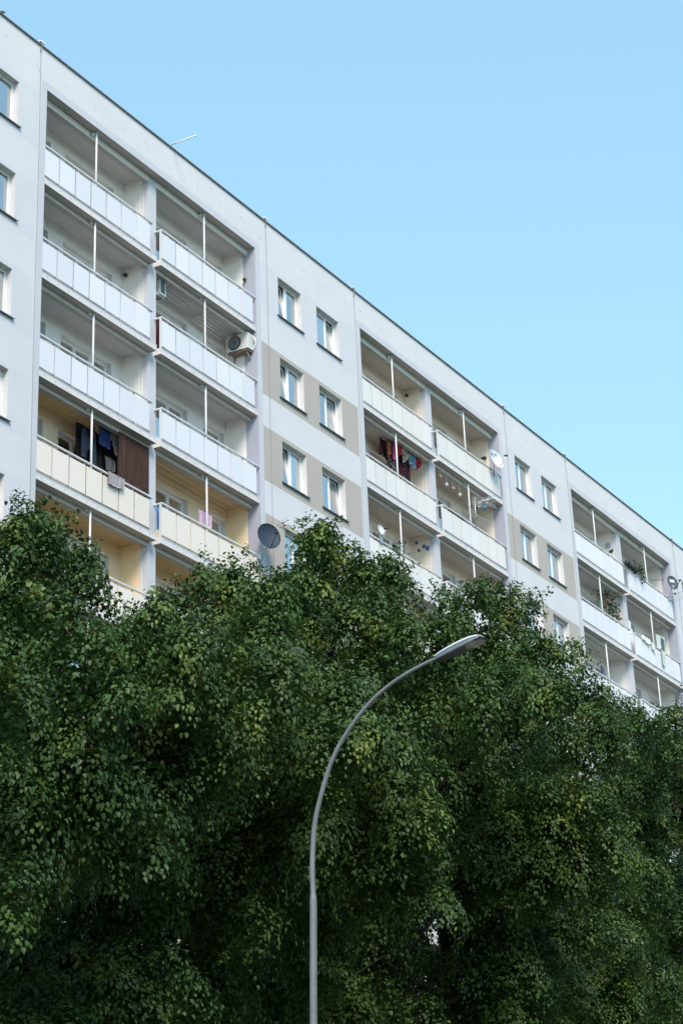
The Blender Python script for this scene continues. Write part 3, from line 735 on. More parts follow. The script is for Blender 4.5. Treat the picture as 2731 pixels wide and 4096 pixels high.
t = thing('shelf', 'white stepped shelf standing beside the pillar of the far balcony', 'shelf', P(40.35, .3, -6.49)); mb = MB(); mb.box(0, .28, 0, .3, 0, 1.55, M['pvc']); mb.box(.28, .42, 0, .3, 0, 1.25, M['pvc']); link('cabinet', mb.mesh('cabinet'), t)
mb = MB(); mb.box(.42, .56, 0, .3, 0, .95, M['pvc']); link('step', mb.mesh('step'), t)
o = cloth('parasol', 'closed salmon orange parasol standing among the climbing plant', 'parasol', P(38.55, .50, -4.62), .22, .75, fabric('salmon_parasol', (.34, .19, .14)), None, .03, shape=lambda s, t, w, lo: ((.5+(s-.5)*(.25+.75*t))*w, lo))
t = thing('garden_pole', 'dark green pole leaning behind the far balcony post', 'pole', P(37.82, .5, -5.6)); mb = MB(); mb.tube([(0, 0, -.85), (0, 0, 1.0)], .03, oc['green'], 8); link('shaft', mb.mesh('shaft', True), t)
mb = MB(); mb.ell((0, 0, 1.0), (.04, .04, .05), oc['green'], 8, 6); link('end_cap', mb.mesh('end_cap', True), t)
o = cloth('bag', 'purple bag hanging on the lowest visible far balcony', 'bag', P(36.72, .25, -7.70), .20, .40, fabric('purple_cloth', (.10, .06, .22)), None, .03, shape=lambda s, t, w, lo: ((.5+(s-.5)*(.4+.6*t))*w, lo))
# red flower box on the antenna balcony
t = thing('flower_box', 'dark flower box with red blossoms below the tv antenna', 'flower box', P(24.1, .12, -5.62)); mb = MB(); mb.box(-.5, .7, -.06, .06, -.1, .06, M['black']); link('tub', mb.mesh('tub'), t)
mb = MB(); rr_ = random.Random(5)
for q in range(14): mb.ell((rr_.uniform(-.4, .6), rr_.uniform(-.05, .05), .1+rr_.uniform(0, .1)), (.03, .03, .03), frd if q % 3 else oc['green'], 6, 4)
link('blossom', mb.mesh('blossom', True), t)

LOBES = {
'A': [(-16.44,-12.63,11.35,0.45),(-16.39,-11.26,11.0,0.41),(-16.33,-12.59,11.68,0.23),(-16.38,-12.54,11.83,0.14),(-17.05,-12.81,11.36,0.19),(-16.85,-12.59,11.32,0.31),(-16.01,-12.51,11.69,0.26),(-17.3,-12.41,10.82,0.77),(-17.62,-11.11,10.58,0.69),(-15.3,-12.4,11.4,0.47),(-15.14,-11.63,10.79,0.42),(-14.86,-12.29,11.87,0.24),(-15.09,-12.62,10.99,0.41),(-15.0,-11.84,10.88,0.37),(-16.97,-13.01,9.93,0.97),(-17.32,-11.56,9.57,0.88),(-20.1,-14.55,8.1,1.01),(-20.12,-12.88,7.43,0.91),(-17.49,-14.19,8.88,0.92),(-17.38,-12.58,8.32,0.83),(-16.22,-14.0,9.66,0.49),(-16.4,-12.54,9.04,0.44),(-17.58,-13.41,7.95,1.17),(-17.41,-11.64,7.55,1.05),(-16.63,-13.86,7.81,0.99),(-16.97,-11.99,7.37,0.89),(-14.33,-12.99,9.14,0.75),(-14.42,-11.26,8.53,0.67),(-18.87,-13.74,6.37,0.94),(-19.1,-11.82,5.89,0.85),(-13.38,-10.82,6.72,1.23),(-13.47,-9.15,6.1,1.11),(-17.56,-12.81,9.54,0.85),(-17.75,-11.57,9.16,0.76),(-16.81,-12.72,8.97,1.02),(-16.6,-11.27,8.59,0.92),(-14.56,-13.15,8.04,0.9),(-14.92,-11.36,7.72,0.81),(-12.65,-11.29,7.58,1.03),(-12.69,-9.78,6.96,0.92),(-15.47,-12.06,5.19,1.27),(-15.35,-10.32,4.66,1.14),(-13.62,-12.19,5.83,1.24),(-13.81,-9.89,5.12,1.12),(-16.78,-11.9,5.42,1.12),(-16.48,-10.26,4.95,1.01)],
'B': [(-7.84,-12.17,13.98,0.45),(-7.72,-11.37,13.37,0.41),(-8.54,-12.59,13.93,0.26),(-8.37,-12.56,14.09,0.16),(-8.45,-12.22,13.9,0.29),(-9.35,-12.58,12.77,0.43),(-9.51,-11.84,12.62,0.39),(-7.19,-12.35,13.78,0.56),(-7.4,-11.09,13.46,0.5),(-6.16,-12.43,13.95,0.45),(-4.77,-12.12,14.17,0.3),(-11.22,-12.43,12.34,0.44),(-11.16,-11.12,12.14,0.39),(-12.33,-12.63,12.02,0.29),(-12.25,-12.23,11.72,0.4),(-11.99,-11.4,11.53,0.36),(-11.63,-13.23,11.33,0.86),(-11.27,-11.9,10.64,0.78),(-7.55,-12.33,12.69,1.09),(-7.46,-10.58,12.37,0.98),(-15.39,-14.49,9.72,0.77),(-15.02,-13.24,9.18,0.7),(-7.48,-13.25,12.23,0.71),(-7.22,-11.81,11.91,0.64),(-14.37,-13.26,10.57,0.53),(-14.19,-12.4,10.32,0.48),(-13.51,-14.05,9.61,1.17),(-13.23,-12.08,9.18,1.05),(-9.54,-13.34,10.45,1.19),(-9.77,-11.76,10.02,1.07),(-14.45,-13.68,8.88,1.02),(-14.8,-12.19,8.44,0.92),(-9.12,-13.82,9.53,1.18),(-9.41,-12.01,8.79,1.06),(-7.04,-10.59,9.79,1.58),(-6.91,-8.09,9.1,1.43),(-10.96,-11.72,7.97,1.26),(-11.33,-10.05,7.2,1.13),(-4.12,-10.42,8.84,1.67),(-3.75,-8.28,8.1,1.5),(-6.62,-10.12,7.53,1.56),(-6.44,-7.9,6.64,1.41),(-8.23,-13.58,8.41,0.99),(-8.19,-11.72,7.71,0.89),(-6.31,-12.92,11.62,0.8),(-6.14,-11.25,10.96,0.72),(-11.21,-12.33,8.96,1.2),(-11.06,-10.13,8.22,1.08),(-11.18,-13.64,9.39,1.25),(-10.95,-11.4,8.79,1.12),(-5.02,-10.81,6.54,1.58),(-5.12,-8.38,5.84,1.43),(-10.39,-11.04,6.29,1.38),(-10.28,-8.55,5.51,1.25),(-5.2,-12.41,9.86,0.66),(-5.29,-10.93,9.41,0.6)],
'C': [(-3.52,-12.98,14.18,0.4),(-3.88,-12.73,13.8,0.49),(-4.21,-11.44,13.66,0.44),(-2.22,-12.91,14.38,0.49),(-1.39,-13.06,14.5,0.35),(-6.41,-13.61,12.56,0.45),(-6.25,-12.54,12.14,0.41),(-2.53,-12.79,13.35,0.93),(-2.73,-11.52,12.97,0.84),(-4.26,-12.67,12.14,0.96),(-4.5,-11.25,11.45,0.87),(-5.34,-14.3,11.31,1.02),(-5.38,-12.3,10.89,0.92),(-2.74,-12.1,11.06,1.34),(-2.98,-10.06,10.33,1.21),(-1.34,-12.47,10.8,1.13),(-1.04,-10.7,10.23,1.02),(-5.31,-12.78,9.64,0.8),(-5.6,-11.31,9.03,0.72),(1.45,-10.61,9.81,1.54),(1.62,-7.97,9.28,1.39),(-2.94,-12.53,9.72,1.08),(-2.98,-10.9,9.35,0.97),(-1.49,-12.09,7.5,1.47),(-1.39,-9.85,6.98,1.33),(-2.62,-13.62,13.18,0.48),(-3.98,-12.06,11.52,0.85),(-4.02,-10.83,11.29,0.77),(-0.55,-10.54,6.86,1.28),(-0.92,-8.38,6.26,1.15)],
'D': [(-2.29,-13.9,13.25,0.38),(0.55,-13.19,14.06,0.36),(-6.63,-15.55,11.23,0.49),(-6.92,-14.47,11.09,0.44),(0.39,-13.32,13.2,0.68),(0.18,-12.24,13.01,0.61),(-0.37,-13.99,12.15,0.59),(-0.41,-12.67,11.68,0.53),(-0.79,-13.37,11.75,0.98),(-0.42,-11.57,11.4,0.88),(-2.35,-14.32,10.1,1.0),(-2.61,-12.97,9.62,0.9),(4.53,-11.72,10.22,1.26),(4.27,-9.88,9.73,1.14),(0.74,-12.16,8.94,1.24),(0.76,-10.11,8.25,1.11),(4.52,-11.6,8.59,1.33),(4.75,-9.24,8.21,1.2),(3.85,-10.74,7.59,1.49),(4.03,-8.74,6.99,1.34),(-1.96,-13.59,9.51,1.01),(-1.63,-11.97,8.98,0.91),(-2.41,-13.45,10.45,0.85),(-2.17,-11.61,10.01,0.77)],
'E': [(7.34,-11.32,14.69,0.55),(6.08,-12.44,13.97,0.57),(11.63,-11.22,15.41,0.75),(11.89,-9.71,14.86,0.67),(7.55,-12.35,13.77,0.68),(7.87,-10.67,13.11,0.62),(8.41,-11.34,13.51,0.95),(8.64,-9.83,12.81,0.85),(13.77,-10.27,13.87,1.32),(13.65,-8.5,13.32,1.18),(10.01,-10.5,11.72,1.22),(10.22,-8.56,11.4,1.1),(15.21,-9.43,11.4,1.55),(14.86,-6.89,10.93,1.39),(10.42,-10.06,9.28,1.4),(10.65,-8.15,8.86,1.26),(13.62,-11.32,14.34,1.64),(13.8,-8.65,13.59,1.47),(18.36,-9.36,12.65,1.98),(18.36,-6.21,12.12,1.79),(12.88,-10.0,8.68,1.66),(12.9,-7.69,7.9,1.49),(10.04,-10.73,12.9,1.02),(10.06,-8.76,12.37,0.92)]}

# ------------------------------------------------------------------ foliage
def leaf_material(name, dark, mid, light, accent, acc_at=.7):
    m, nt, b = new_mat(name)
    geo = nt.nodes.new('ShaderNodeNewGeometry')
    rp = nt.nodes.new('ShaderNodeValToRGB'); e = rp.color_ramp.elements
    e[0].position = 0; e[0].color = (*dark, 1); e[1].position = 1; e[1].color = (*light, 1)
    x = e.new(.55); x.color = (*mid, 1)
    at = nt.nodes.new('ShaderNodeAttribute'); at.attribute_name = 'tone'      # twigs differ more than the leaves of one twig
    mm = nt.nodes.new('ShaderNodeMath'); mm.operation = 'MULTIPLY_ADD'; mm.inputs[1].default_value = .35
    m2 = nt.nodes.new('ShaderNodeMath'); m2.operation = 'MULTIPLY'; m2.inputs[1].default_value = .65
    nt.links.new(at.outputs['Fac'], m2.inputs[0]); nt.links.new(geo.outputs['Random Per Island'], mm.inputs[0]); nt.links.new(m2.outputs[0], mm.inputs[2])
    nt.links.new(mm.outputs[0], rp.inputs['Fac'])
    tc = nt.nodes.new('ShaderNodeTexCoord'); n = nt.nodes.new('ShaderNodeTexNoise'); n.inputs['Scale'].default_value = 1.35; n.inputs['Detail'].default_value = 2
    nt.links.new(tc.outputs['Object'], n.inputs['Vector'])
    r2 = nt.nodes.new('ShaderNodeValToRGB'); r2.color_ramp.elements[0].position = .60; r2.color_ramp.elements[1].position = .70
    r2.color_ramp.elements[0].color = (0, 0, 0, 1); r2.color_ramp.elements[1].color = (acc_at, acc_at, acc_at, 1)
    nt.links.new(n.outputs['Fac'], r2.inputs['Fac'])
    mx = nt.nodes.new('ShaderNodeMix'); mx.data_type = 'RGBA'; nt.links.new(r2.outputs['Color'], mx.inputs['Factor'])
    nt.links.new(rp.outputs['Color'], mx.inputs['A']); mx.inputs['B'].default_value = (*accent, 1)
    oi = nt.nodes.new('ShaderNodeObjectInfo'); h0 = nt.nodes.new('ShaderNodeHueSaturation')      # every tree its own green
    mh = nt.nodes.new('ShaderNodeMapRange'); mh.inputs['To Min'].default_value = .486; mh.inputs['To Max'].default_value = .506
    mv = nt.nodes.new('ShaderNodeMapRange'); mv.inputs['To Min'].default_value = 1.15; mv.inputs['To Max'].default_value = .88
    nt.links.new(oi.outputs['Random'], mh.inputs['Value']); nt.links.new(oi.outputs['Random'], mv.inputs['Value'])
    nt.links.new(mh.outputs['Result'], h0.inputs['Hue']); nt.links.new(mv.outputs['Result'], h0.inputs['Value']); nt.links.new(mx.outputs['Result'], h0.inputs['Color'])
    nt.links.new(h0.outputs['Color'], b.inputs['Base Color'])
    b.inputs['Roughness'].default_value = .48; b.inputs['Specular IOR Level'].default_value = .26
    tr = nt.nodes.new('ShaderNodeBsdfTranslucent'); ms = nt.nodes.new('ShaderNodeMixShader'); ms.inputs['Fac'].default_value = .14
    hs = nt.nodes.new('ShaderNodeHueSaturation'); hs.inputs['Value'].default_value = 1.3; hs.inputs['Hue'].default_value = .485
    nt.links.new(mx.outputs['Result'], hs.inputs['Color']); nt.links.new(hs.outputs['Color'], tr.inputs['Color'])
    out = [q for q in nt.nodes if q.type == 'OUTPUT_MATERIAL'][0]
    nt.links.new(b.outputs['BSDF'], ms.inputs[1]); nt.links.new(tr.outputs['BSDF'], ms.inputs[2]); nt.links.new(ms.outputs['Shader'], out.inputs['Surface'])
    return m
M['leaf'] = leaf_material('linden_leaves', (.020, .046, .011), (.046, .102, .021), (.115, .188, .044), (.16, .21, .036))
M['leaf_pot'] = leaf_material('pot_leaves', (.015, .035, .012), (.03, .06, .018), (.05, .09, .03), (.06, .09, .03))
def bark(name, c):
    m = plain(name, c, .9, spec=.2, var=.35, scale=6, bump=.6, bscale=25); return m
M['bark'] = bark('dark_bark', (.045, .036, .028))

LEAF = np.array([(0, 0, 0), (-.40, .16, .05), (-.36, .58, .07), (0, 1.02, -.06), (.36, .58, .07), (.40, .16, .05)])
def unit(a): return a/np.maximum(np.linalg.norm(a, axis=-1, keepdims=True), 1e-6)
def leaves_mesh(name, pos, nrm, tip, size, mat, tone=None):
    """one mesh of many small bent leaves (two quads folded along the midrib each)"""
    n = len(pos); y = unit(tip - nrm*np.sum(tip*nrm, 1, keepdims=True)); x = np.cross(y, nrm)
    rng = np.random.default_rng(n)
    wv = rng.uniform(.68, 1.0, (n, 1, 1)); cu = rng.uniform(.3, 2.0, (n, 1, 1))
    L = np.broadcast_to(LEAF, (n, 6, 3))
    v = pos[:, None, :] + size[:, None, None]*(x[:, None, :]*L[:, :, 0:1]*wv + y[:, None, :]*L[:, :, 1:2] + nrm[:, None, :]*L[:, :, 2:3]*cu)
    me = bpy.data.meshes.new(name)
    me.vertices.add(n*6); me.vertices.foreach_set('co', v.astype(np.float32).ravel())
    q = np.array([0, 3, 2, 1, 0, 5, 4, 3]); idx = (np.arange(n)[:, None]*6 + q).ravel().astype(np.int32)
    me.loops.add(n*8); me.loops.foreach_set('vertex_index', idx)
    me.polygons.add(n*2); me.polygons.foreach_set('loop_start', np.arange(0, n*8, 4, dtype=np.int32))
    me.materials.append(mat); me.update(calc_edges=True)
    at = me.attributes.new('tone', 'FLOAT', 'POINT'); at.data.foreach_set('value', np.repeat(tone if tone is not None else np.full(n, .5), 6).astype(np.float32))
    return me
def crown(seed, lobes, dens=1.0, lsize=(.040, .078)):
    rng = np.random.default_rng(seed); PO, NO, TI, SZ, TN = [], [], [], [], []
    core = list(lobes); subs = []
    for (lx, ly, lz, lr) in core:                       # boughs: smaller heads of foliage standing out of each big lobe
        if lr < .42: subs.append((lx, ly, lz, lr)); continue
        ds = []
        for _ in range(60):
            d = unit(rng.normal(size=3) + np.array([0, 0, .25]))
            if all(np.dot(d, q) < .38 for q in ds): ds.append(d)
            if len(ds) >= 7: break
        for d in ds:
            rs = lr*rng.uniform(.38, .54); c = np.array([lx, ly, lz]) + d*(lr*rng.uniform(.95, 1.08)-rs*.8)
            subs.append((*c, rs))
    lobes = subs
    C_ = np.array([l[:3] for l in subs]); Rr = np.array([l[3] for l in subs])
    for (lx, ly, lz, lr) in lobes:
        rc0 = min(.36, max(.19, lr*.62))
        nc = max(6, int(4.0*lr*lr/(rc0*rc0)*.72*dens))
        d = unit(rng.normal(size=(nc, 3)) + np.array([0, 0, .15]))
        c = np.array([lx, ly, lz]) + d*lr*rng.uniform(.60, 1.10, (nc, 1))
        dist = np.linalg.norm(c[:, None, :]-C_[None], axis=2)/Rr[None]      # drop tufts buried in other lobes
        keep = (dist.min(1) > .52)
        for ci, di in zip(c[keep], d[keep]):
            rc = rc0*rng.uniform(.65, 1.4)
            nl = int(rng.uniform(.75, 1.25)*175*(rc/.34)**2)
            ax = unit(di*np.array([.55, .55, .2]) + np.array([0, 0, .8]) + rng.normal(size=3)*.14)
            a = unit(np.cross(ax, [.3, .5, .1])); b = np.cross(ax, a)
            rr = rc*np.sqrt(rng.uniform(0, 1, nl)); th = rng.uniform(0, 6.283, nl)
            rr = rr*(1 + .28*np.sin(3*th + rng.uniform(0, 6)))
            rad = a*np.cos(th)[:, None] + b*np.sin(th)[:, None]
            lay = rng.integers(0, 3, nl)*(-.055) + rng.normal(size=nl)*.018
            droop = -(rr/rc)**2*rc*rng.uniform(.55, 1.05)
            p = ci + rad*rr[:, None] + ax*lay[:, None] + np.array([0, 0, 1.])*droop[:, None]
            skirt = rng.uniform(0, 1, nl) < .28                    # sprays hanging from the rim of the tuft
            p[skirt] += rad[skirt]*(rc*.9-rr[skirt])[:, None]*.8 - np.array([0, 0, 1.])*rng.uniform(0, .9, (skirt.sum(), 1))*rc
            nn = unit(ax*.8 + rad*(rr/rc)[:, None]*.75 + skirt[:, None]*rad*.7 + rng.normal(size=(nl, 3))*.20)
            tt = rad*.55 + np.array([0, 0, -.85]) + di*.2 + rng.normal(size=(nl, 3))*.28
            PO.append(p); NO.append(nn); TI.append(tt); SZ.append(rng.uniform(*lsize, nl)); TN.append(np.full(nl, rng.beta(1.5, 2.3)))
        # short leafy twig tips on the outside
        for _ in range(max(2, int(5*lr))):
            di = unit(rng.normal(size=3)+np.array([0, 0, .3])); s0 = np.array([lx, ly, lz]) + di*lr*.98
            if np.min(np.linalg.norm(s0-C_, axis=1)/Rr) < .93: continue
            nl = rng.integers(22, 44); f = rng.uniform(0, 1, nl)
            dr = unit(di + np.array([0, 0, -.35])); p = s0 + dr*(f*rng.uniform(.14, .30))[:, None] + rng.normal(size=(nl, 3))*.05
            PO.append(p); NO.append(unit(di*.7 + np.array([0, 0, .5]) + rng.normal(size=(nl, 3))*.45)); TI.append(np.array([0, 0, -.8]) + di*.3 + rng.normal(size=(nl, 3))*.4); SZ.append(rng.uniform(*lsize, nl)); TN.append(np.full(nl, rng.beta(1.5, 2.3)))
    for (lx, ly, lz, lr) in core:                       # leaves inside the crown, toned darker to paint the shade there
        nl = int(1700*lr**3); p = np.array([lx, ly, lz]) + unit(rng.normal(size=(nl, 3)))*lr*np.cbrt(rng.uniform(.0, .36, (nl, 1)))
        PO.append(p); NO.append(unit(rng.normal(size=(nl, 3))*.6+np.array([0, 0, .8]))); TI.append(rng.normal(size=(nl, 3))+np.array([0, 0, -.6])); SZ.append(rng.uniform(lsize[0]*1.1, lsize[1]*1.4, nl)); TN.append(np.full(nl, .2))
    return [np.concatenate(q) for q in (PO, NO, TI, SZ, TN)]
def make_tree(label, seed, lobes, tx, ty, dens=1., lsize=(.040, .078)):
    t = thing('linden_tree', label, 'tree', (tx, ty, 0), 'street trees in front of the block')
    rnd = random.Random(seed); o = Vector((tx, ty, 0))
    top = max(l[2] for l in lobes)
    tr = MB(); pts = [Vector((.05*math.sin(i*1.3), .05*math.cos(i*1.7), top*.82*i/9)) for i in range(10)]
    tr.tube(pts, [.25*(1-i/10.5)+.015 for i in range(10)], M['bark'], 10); tr.lathe([(.36, -.05), (.29, .15), (.25, .5)], M['bark'], 10)
    link('trunk', tr.mesh('trunk', True), t)
    for l in sorted(lobes, key=lambda q: -q[3])[:16]:
        c = Vector(l[:3]) - o; z0 = max(2.2, min(c.z-1.1, top*.72)) * rnd.uniform(.8, 1.0)
        st = Vector((0, 0, z0)); mid = st.lerp(c, .5) + Vector((rnd.uniform(-.2, .2), rnd.uniform(-.2, .2), rnd.uniform(.0, .35)))
        br = MB(); br.tube([st, st.lerp(mid, .5)+Vector((0, 0, .08)), mid, mid.lerp(c, .5)+Vector((0, 0, .1)), c], [.075, .06, .045, .03, .012], M['bark'], 7)
        for q in range(3):
            e = c + Vector((rnd.uniform(-1, 1), rnd.uniform(-1, 1), rnd.uniform(-.2, 1)))*l[3]*.8; br.tube([mid.lerp(c, .3+.25*q), mid.lerp(e, .6), e], [.022, .014, .005], M['bark'], 5)
        link('limb', br.mesh('limb', True), t)
    PO, NO, TI, SZ, TN = crown(seed, lobes, dens, lsize)
    link('crown', leaves_mesh('crown', PO - np.array([tx, ty, 0]), NO, TI, SZ, M['leaf'], TN), t)
    return len(PO)
TREES = (('A', 'linden tree at the left edge whose pointed top rises before the yellow balconies', -18.0, -10.9),
         ('B', 'broad linden tree with the highest dome, behind the lamp pole', -10.6, -10.6),
         ('C', 'linden tree behind the lamp head, with a notch of wall on its left', -4.4, -10.9),
         ('D', 'slimmer linden tree just right of the lamp head covering the window column', -1.4, -10.9),
         ('E', 'hazy linden tree at the right edge before the far balconies', 8.2, -8.9))
nleaf = 0
for i, (k, lb, tx, ty) in enumerate(TREES): nleaf += make_tree(lb, 20+i, LOBES[k], tx, ty)
print('leaves', nleaf)
# climbing plant and rail plant on the far balconies
def plant(name, label, loc, pts, stems, size, seed, cat='plant'):
    sc = lambda q: (q[0]*SX, q[1], q[2])
    loc = sc(loc); pts = [(sc(c), sd_, n) for c, sd_, n in pts]; stems = [[sc(q) for q in st] for st in stems]
    t = thing(name, label, cat, loc); rng = np.random.default_rng(seed); o = np.array(loc)
    p = np.concatenate([np.array(c) + rng.normal(size=(n, 3))*np.array(s) for c, s, n in pts]) - o; n = len(p)
    link('foliage', leaves_mesh('foliage', p, unit(rng.normal(size=(n, 3)) + np.array([-.5, -.6, .4])), rng.normal(size=(n, 3)) + np.array([0, 0, -.8]), rng.uniform(*size, n), M['leaf_pot']), t)
    mb = MB()
    for st in stems: mb.tube([Vector(q)-Vector(loc) for q in st], .012, M['bark'], 5)
    link('stem', mb.mesh('stem'), t)
z = ZR-2.7
plant('climbing_plant', 'leafy plant climbing up inside a far white balcony', (39.0, .55, z-3.7),
      [((38.35, .5, z-1.75), (.28, .12, .16), 36), ((39.0, .5, z-1.55), (.25, .12, .14), 40), ((39.35, .5, z-1.95), (.18, .12, .28), 80), ((39.2, .5, z-2.4), (.3, .14, .2), 80), ((39.75, .5, z-2.2), (.16, .1, .3), 45), ((38.5, .5, z-2.4), (.22, .1, .25), 35)],
      [[(39.0, .55, z-3.7), (39.2, .55, z-2.6), (39.4, .5, z-1.6)], [(39.0, .55, z-3.7), (38.7, .5, z-2.6), (38.3, .5, z-1.7)], [(39.1, .55, z-3.0), (39.6, .5, z-2.4), (39.8, .5, z-1.9)]], (.07, .12), 3)
plant('rail_plant', 'light green trailing plant on the rail next to the black tubs', (41.15, -.05, ZR-2.84),
      [((41.1, -.05, ZR-2.60), (.16, .08, .10), 70), ((41.35, -.07, ZR-2.72), (.14, .06, .08), 50), ((41.6, -.08, ZR-2.93), (.10, .04, .08), 24), ((40.8, .1, ZR-2.45), (.12, .08, .10), 20)],
      [[(41.15, -.03, ZR-2.86), (41.1, -.05, ZR-2.5)], [(41.15, -.03, ZR-2.86), (41.6, -.08, ZR-2.95)]], (.06, .10), 4)

# ------------------------------------------------------------------ street lamp
M['lamp_pole'] = plain('grey_lamp_pole', (.19, .197, .21), .55, metal=.15, var=.14, scale=5)
M['lamp_top'] = plain('pale_lamp_cover', (.56, .62, .68), .4, var=.03); M['lamp_side'] = plain('grey_lamp_body', (.22, .25, .29), .45, var=.05)
M['lamp_dark'] = plain('dark_lamp_underside', (.02, .02, .024), .35)
LX, LY = -17.981, -17.55
lamp = thing('street_lamp', 'curved grey street lamp arching over in front of the trees', 'street lamp', (LX, LY, 0))
mb = MB(); mb.tube([(0, .21, 0), (0, 0, 5.93)], [.040, .037], M['lamp_pole'], 16, False); mb.tube([(0, 0, 5.93), (0, 0, 5.99)], [.037, .029], M['lamp_pole'], 16, False); mb.box(-.042, .042, .09, .14, .6, 1.0, M['lamp_side'])
mb.lathe([(.16, 0), (.16, .03), (.06, .05), (.042, .1)], M['lamp_pole'], 16, (0, .21, 0))
link('pole', mb.mesh('pole', True), lamp)
prof = [(0, 5.96), (0, 6.25), (-.022, 6.53), (-.042, 6.67), (-.08, 6.83), (-.18, 7.11), (-.283, 7.335), (-.408, 7.52), (-.56, 7.69), (-.736, 7.85), (-.942, 7.985), (-1.16, 8.085), (-1.407, 8.165), (-1.67, 8.225)]
def smooth_path(p, n=6):
    out = []; q = [p[0]] + list(p) + [p[-1]]
    for i in range(1, len(q)-2):
        for s in range(n):
            t_ = s/n; a, b, c, d = (np.array(v) for v in q[i-1:i+3])
            out.append(.5*((2*b)+(-a+c)*t_+(2*a-5*b+4*c-d)*t_**2+(-a+3*b-3*c+d)*t_**3))
    out.append(np.array(p[-1])); return out
pp = smooth_path(prof); mb = MB(); nn_ = len(pp)
mb.tube([(0, y, z) for y, z in pp], [.0285 - .0105*i/(nn_-1) for i in range(nn_)], M['lamp_pole'], 14); link('arm', mb.mesh('arm', True), lamp)
secs = [(-.03, .058, .020, -.030), (.02, .080, .030, -.038), (.14, .102, .038, -.044), (.27, .112, .041, -.046), (.40, .108, .038, -.044), (.475, .086, .025, -.028), (.515, .050, .010, -.008)]
tilt = R(14); hc = np.array((0, -1.61, 8.215)); fw_v = np.array((0, -math.cos(tilt), math.sin(tilt))); up_v = np.array((0, math.sin(tilt), math.cos(tilt)))
def hp(s, x, z): return tuple(hc + fw_v*s + up_v*z + np.array((x, 0, 0)))
cov, bod, lens = MB(), MB(), MB()
def loft(mb, fnpts, mat):
    k = mb.mi(mat); m_ = None
    for i, sc in enumerate(secs):
        pts = fnpts(*sc); m_ = len(pts); mb.v += pts
    for i in range(len(secs)-1):
        for j in range(m_-1):
            a = i*m_+j; mb.f.append((a, a+1, a+m_+1, a+m_)); mb.m.append(k)
    return m_
m_ = loft(cov, lambda s, w, t_, b: [hp(s, w*math.cos(a)*1.04, max(0, t_*math.sin(a)**.7)+.002) for a in np.linspace(0, math.pi, 15)], M['lamp_top'])
cov.f.append(tuple(range(m_))); cov.m.append(0); cov.f.append(tuple((len(secs)-1)*m_+i for i in range(m_))); cov.m.append(0)
link('cover', cov.mesh('cover', True), lamp)
m_ = loft(bod, lambda s, w, t_, b: [hp(s, -w, 0), hp(s, -w*.93, b*.8), hp(s, -w*.80, b)], M['lamp_side'])
bod2 = MB(); 
for side in (1,):
    loft(bod2, lambda s, w, t_, b: [hp(s, w, 0), hp(s, w*.93, b*.8), hp(s, w*.80, b)], M['lamp_side'])
n0 = len(bod.v); bod.v += bod2.v; bod.f += [tuple(n0+i for i in f) for f in bod2.f]; bod.m += bod2.m
n0 = len(bod.v); b3 = MB(); loft(b3, lambda s, w, t_, b: [hp(s, -w*.80, b), hp(s, w*.80, b)], M['lamp_dark'])
k = bod.mi(M['lamp_dark']); bod.v += b3.v; bod.f += [tuple(n0+i for i in f) for f in b3.f]; bod.m += [k]*len(b3.f)
s, w, t_, b = secs[0]; bod.poly([hp(s, -w, 0), hp(s, w, 0), hp(s, w*.8, b), hp(s, -w*.8, b)], M['lamp_side'])
link('housing', bod.mesh('housing'), lamp)
mg, nt, b_ = new_mat('lamp_lens'); b_.inputs['Base Color'].default_value = (.42, .36, .31, 1); b_.inputs['Roughness'].default_value = .2; b_.inputs['Coat Weight'].default_value = .6
for i in range(7):
    for j in range(8):
        def lp(a, c):
            s_ = .30+.22*a; wx = .085*math.sqrt(max(0, 1-(2*a-1)**2*.55)); 
            return hp(s_, wx*(2*c-1), -.042 - .026*math.sin(math.pi*min(1, max(0, a)))*math.sin(math.pi*c)**.7)
        lens.poly([lp(i/7, j/8), lp((i+1)/7, j/8), lp((i+1)/7, (j+1)/8), lp(i/7, (j+1)/8)], mg)
link('lens', lens.mesh('lens', True), lamp)

# ------------------------------------------------------------------ ground, road, pavement
def sheet(name, x0, x1, y0, y1, z, mat):
    mb = MB(); mb.quad((x0, y0, z), (x1, y0, z), (x1, y1, z), (x0, y1, z), mat); return link(name, mb.mesh(name), None, (0, 0, 0), 'structure')
M['grass'] = plain('lawn', (.045, .065, .022), .95, var=.4, scale=.6, bump=.5, bscale=40)
M['asphalt'] = plain('asphalt', (.05, .05, .052), .9, var=.2, scale=2, bump=.4, bscale=80)
M['paving'] = plain('concrete_paving', (.24, .235, .225), .9, var=.12, scale=3, bump=.3)
sheet('ground', -600, 600, -600, 600, 0, M['grass'])
sheet('road', -300, 300, -26.0, -19.0, .004, M['asphalt'])
for nm, a, b in (('pavement', -19.0, -16.2), ('pavement', -29.5, -26.0)):
    mb = MB(); mb.box(-300, 300, a, b, -.1, .12, M['paving']); link(nm, mb.mesh(nm), None, (0, 0, 0), 'structure')
mb = MB()
for i in range(-40, 60): mb.box(i*4.0, i*4.0+2, -22.56, -22.44, .006, .0085, M['pvc'])
link('road_marking', mb.mesh('road_marking'), None, (0, 0, 0), 'structure')

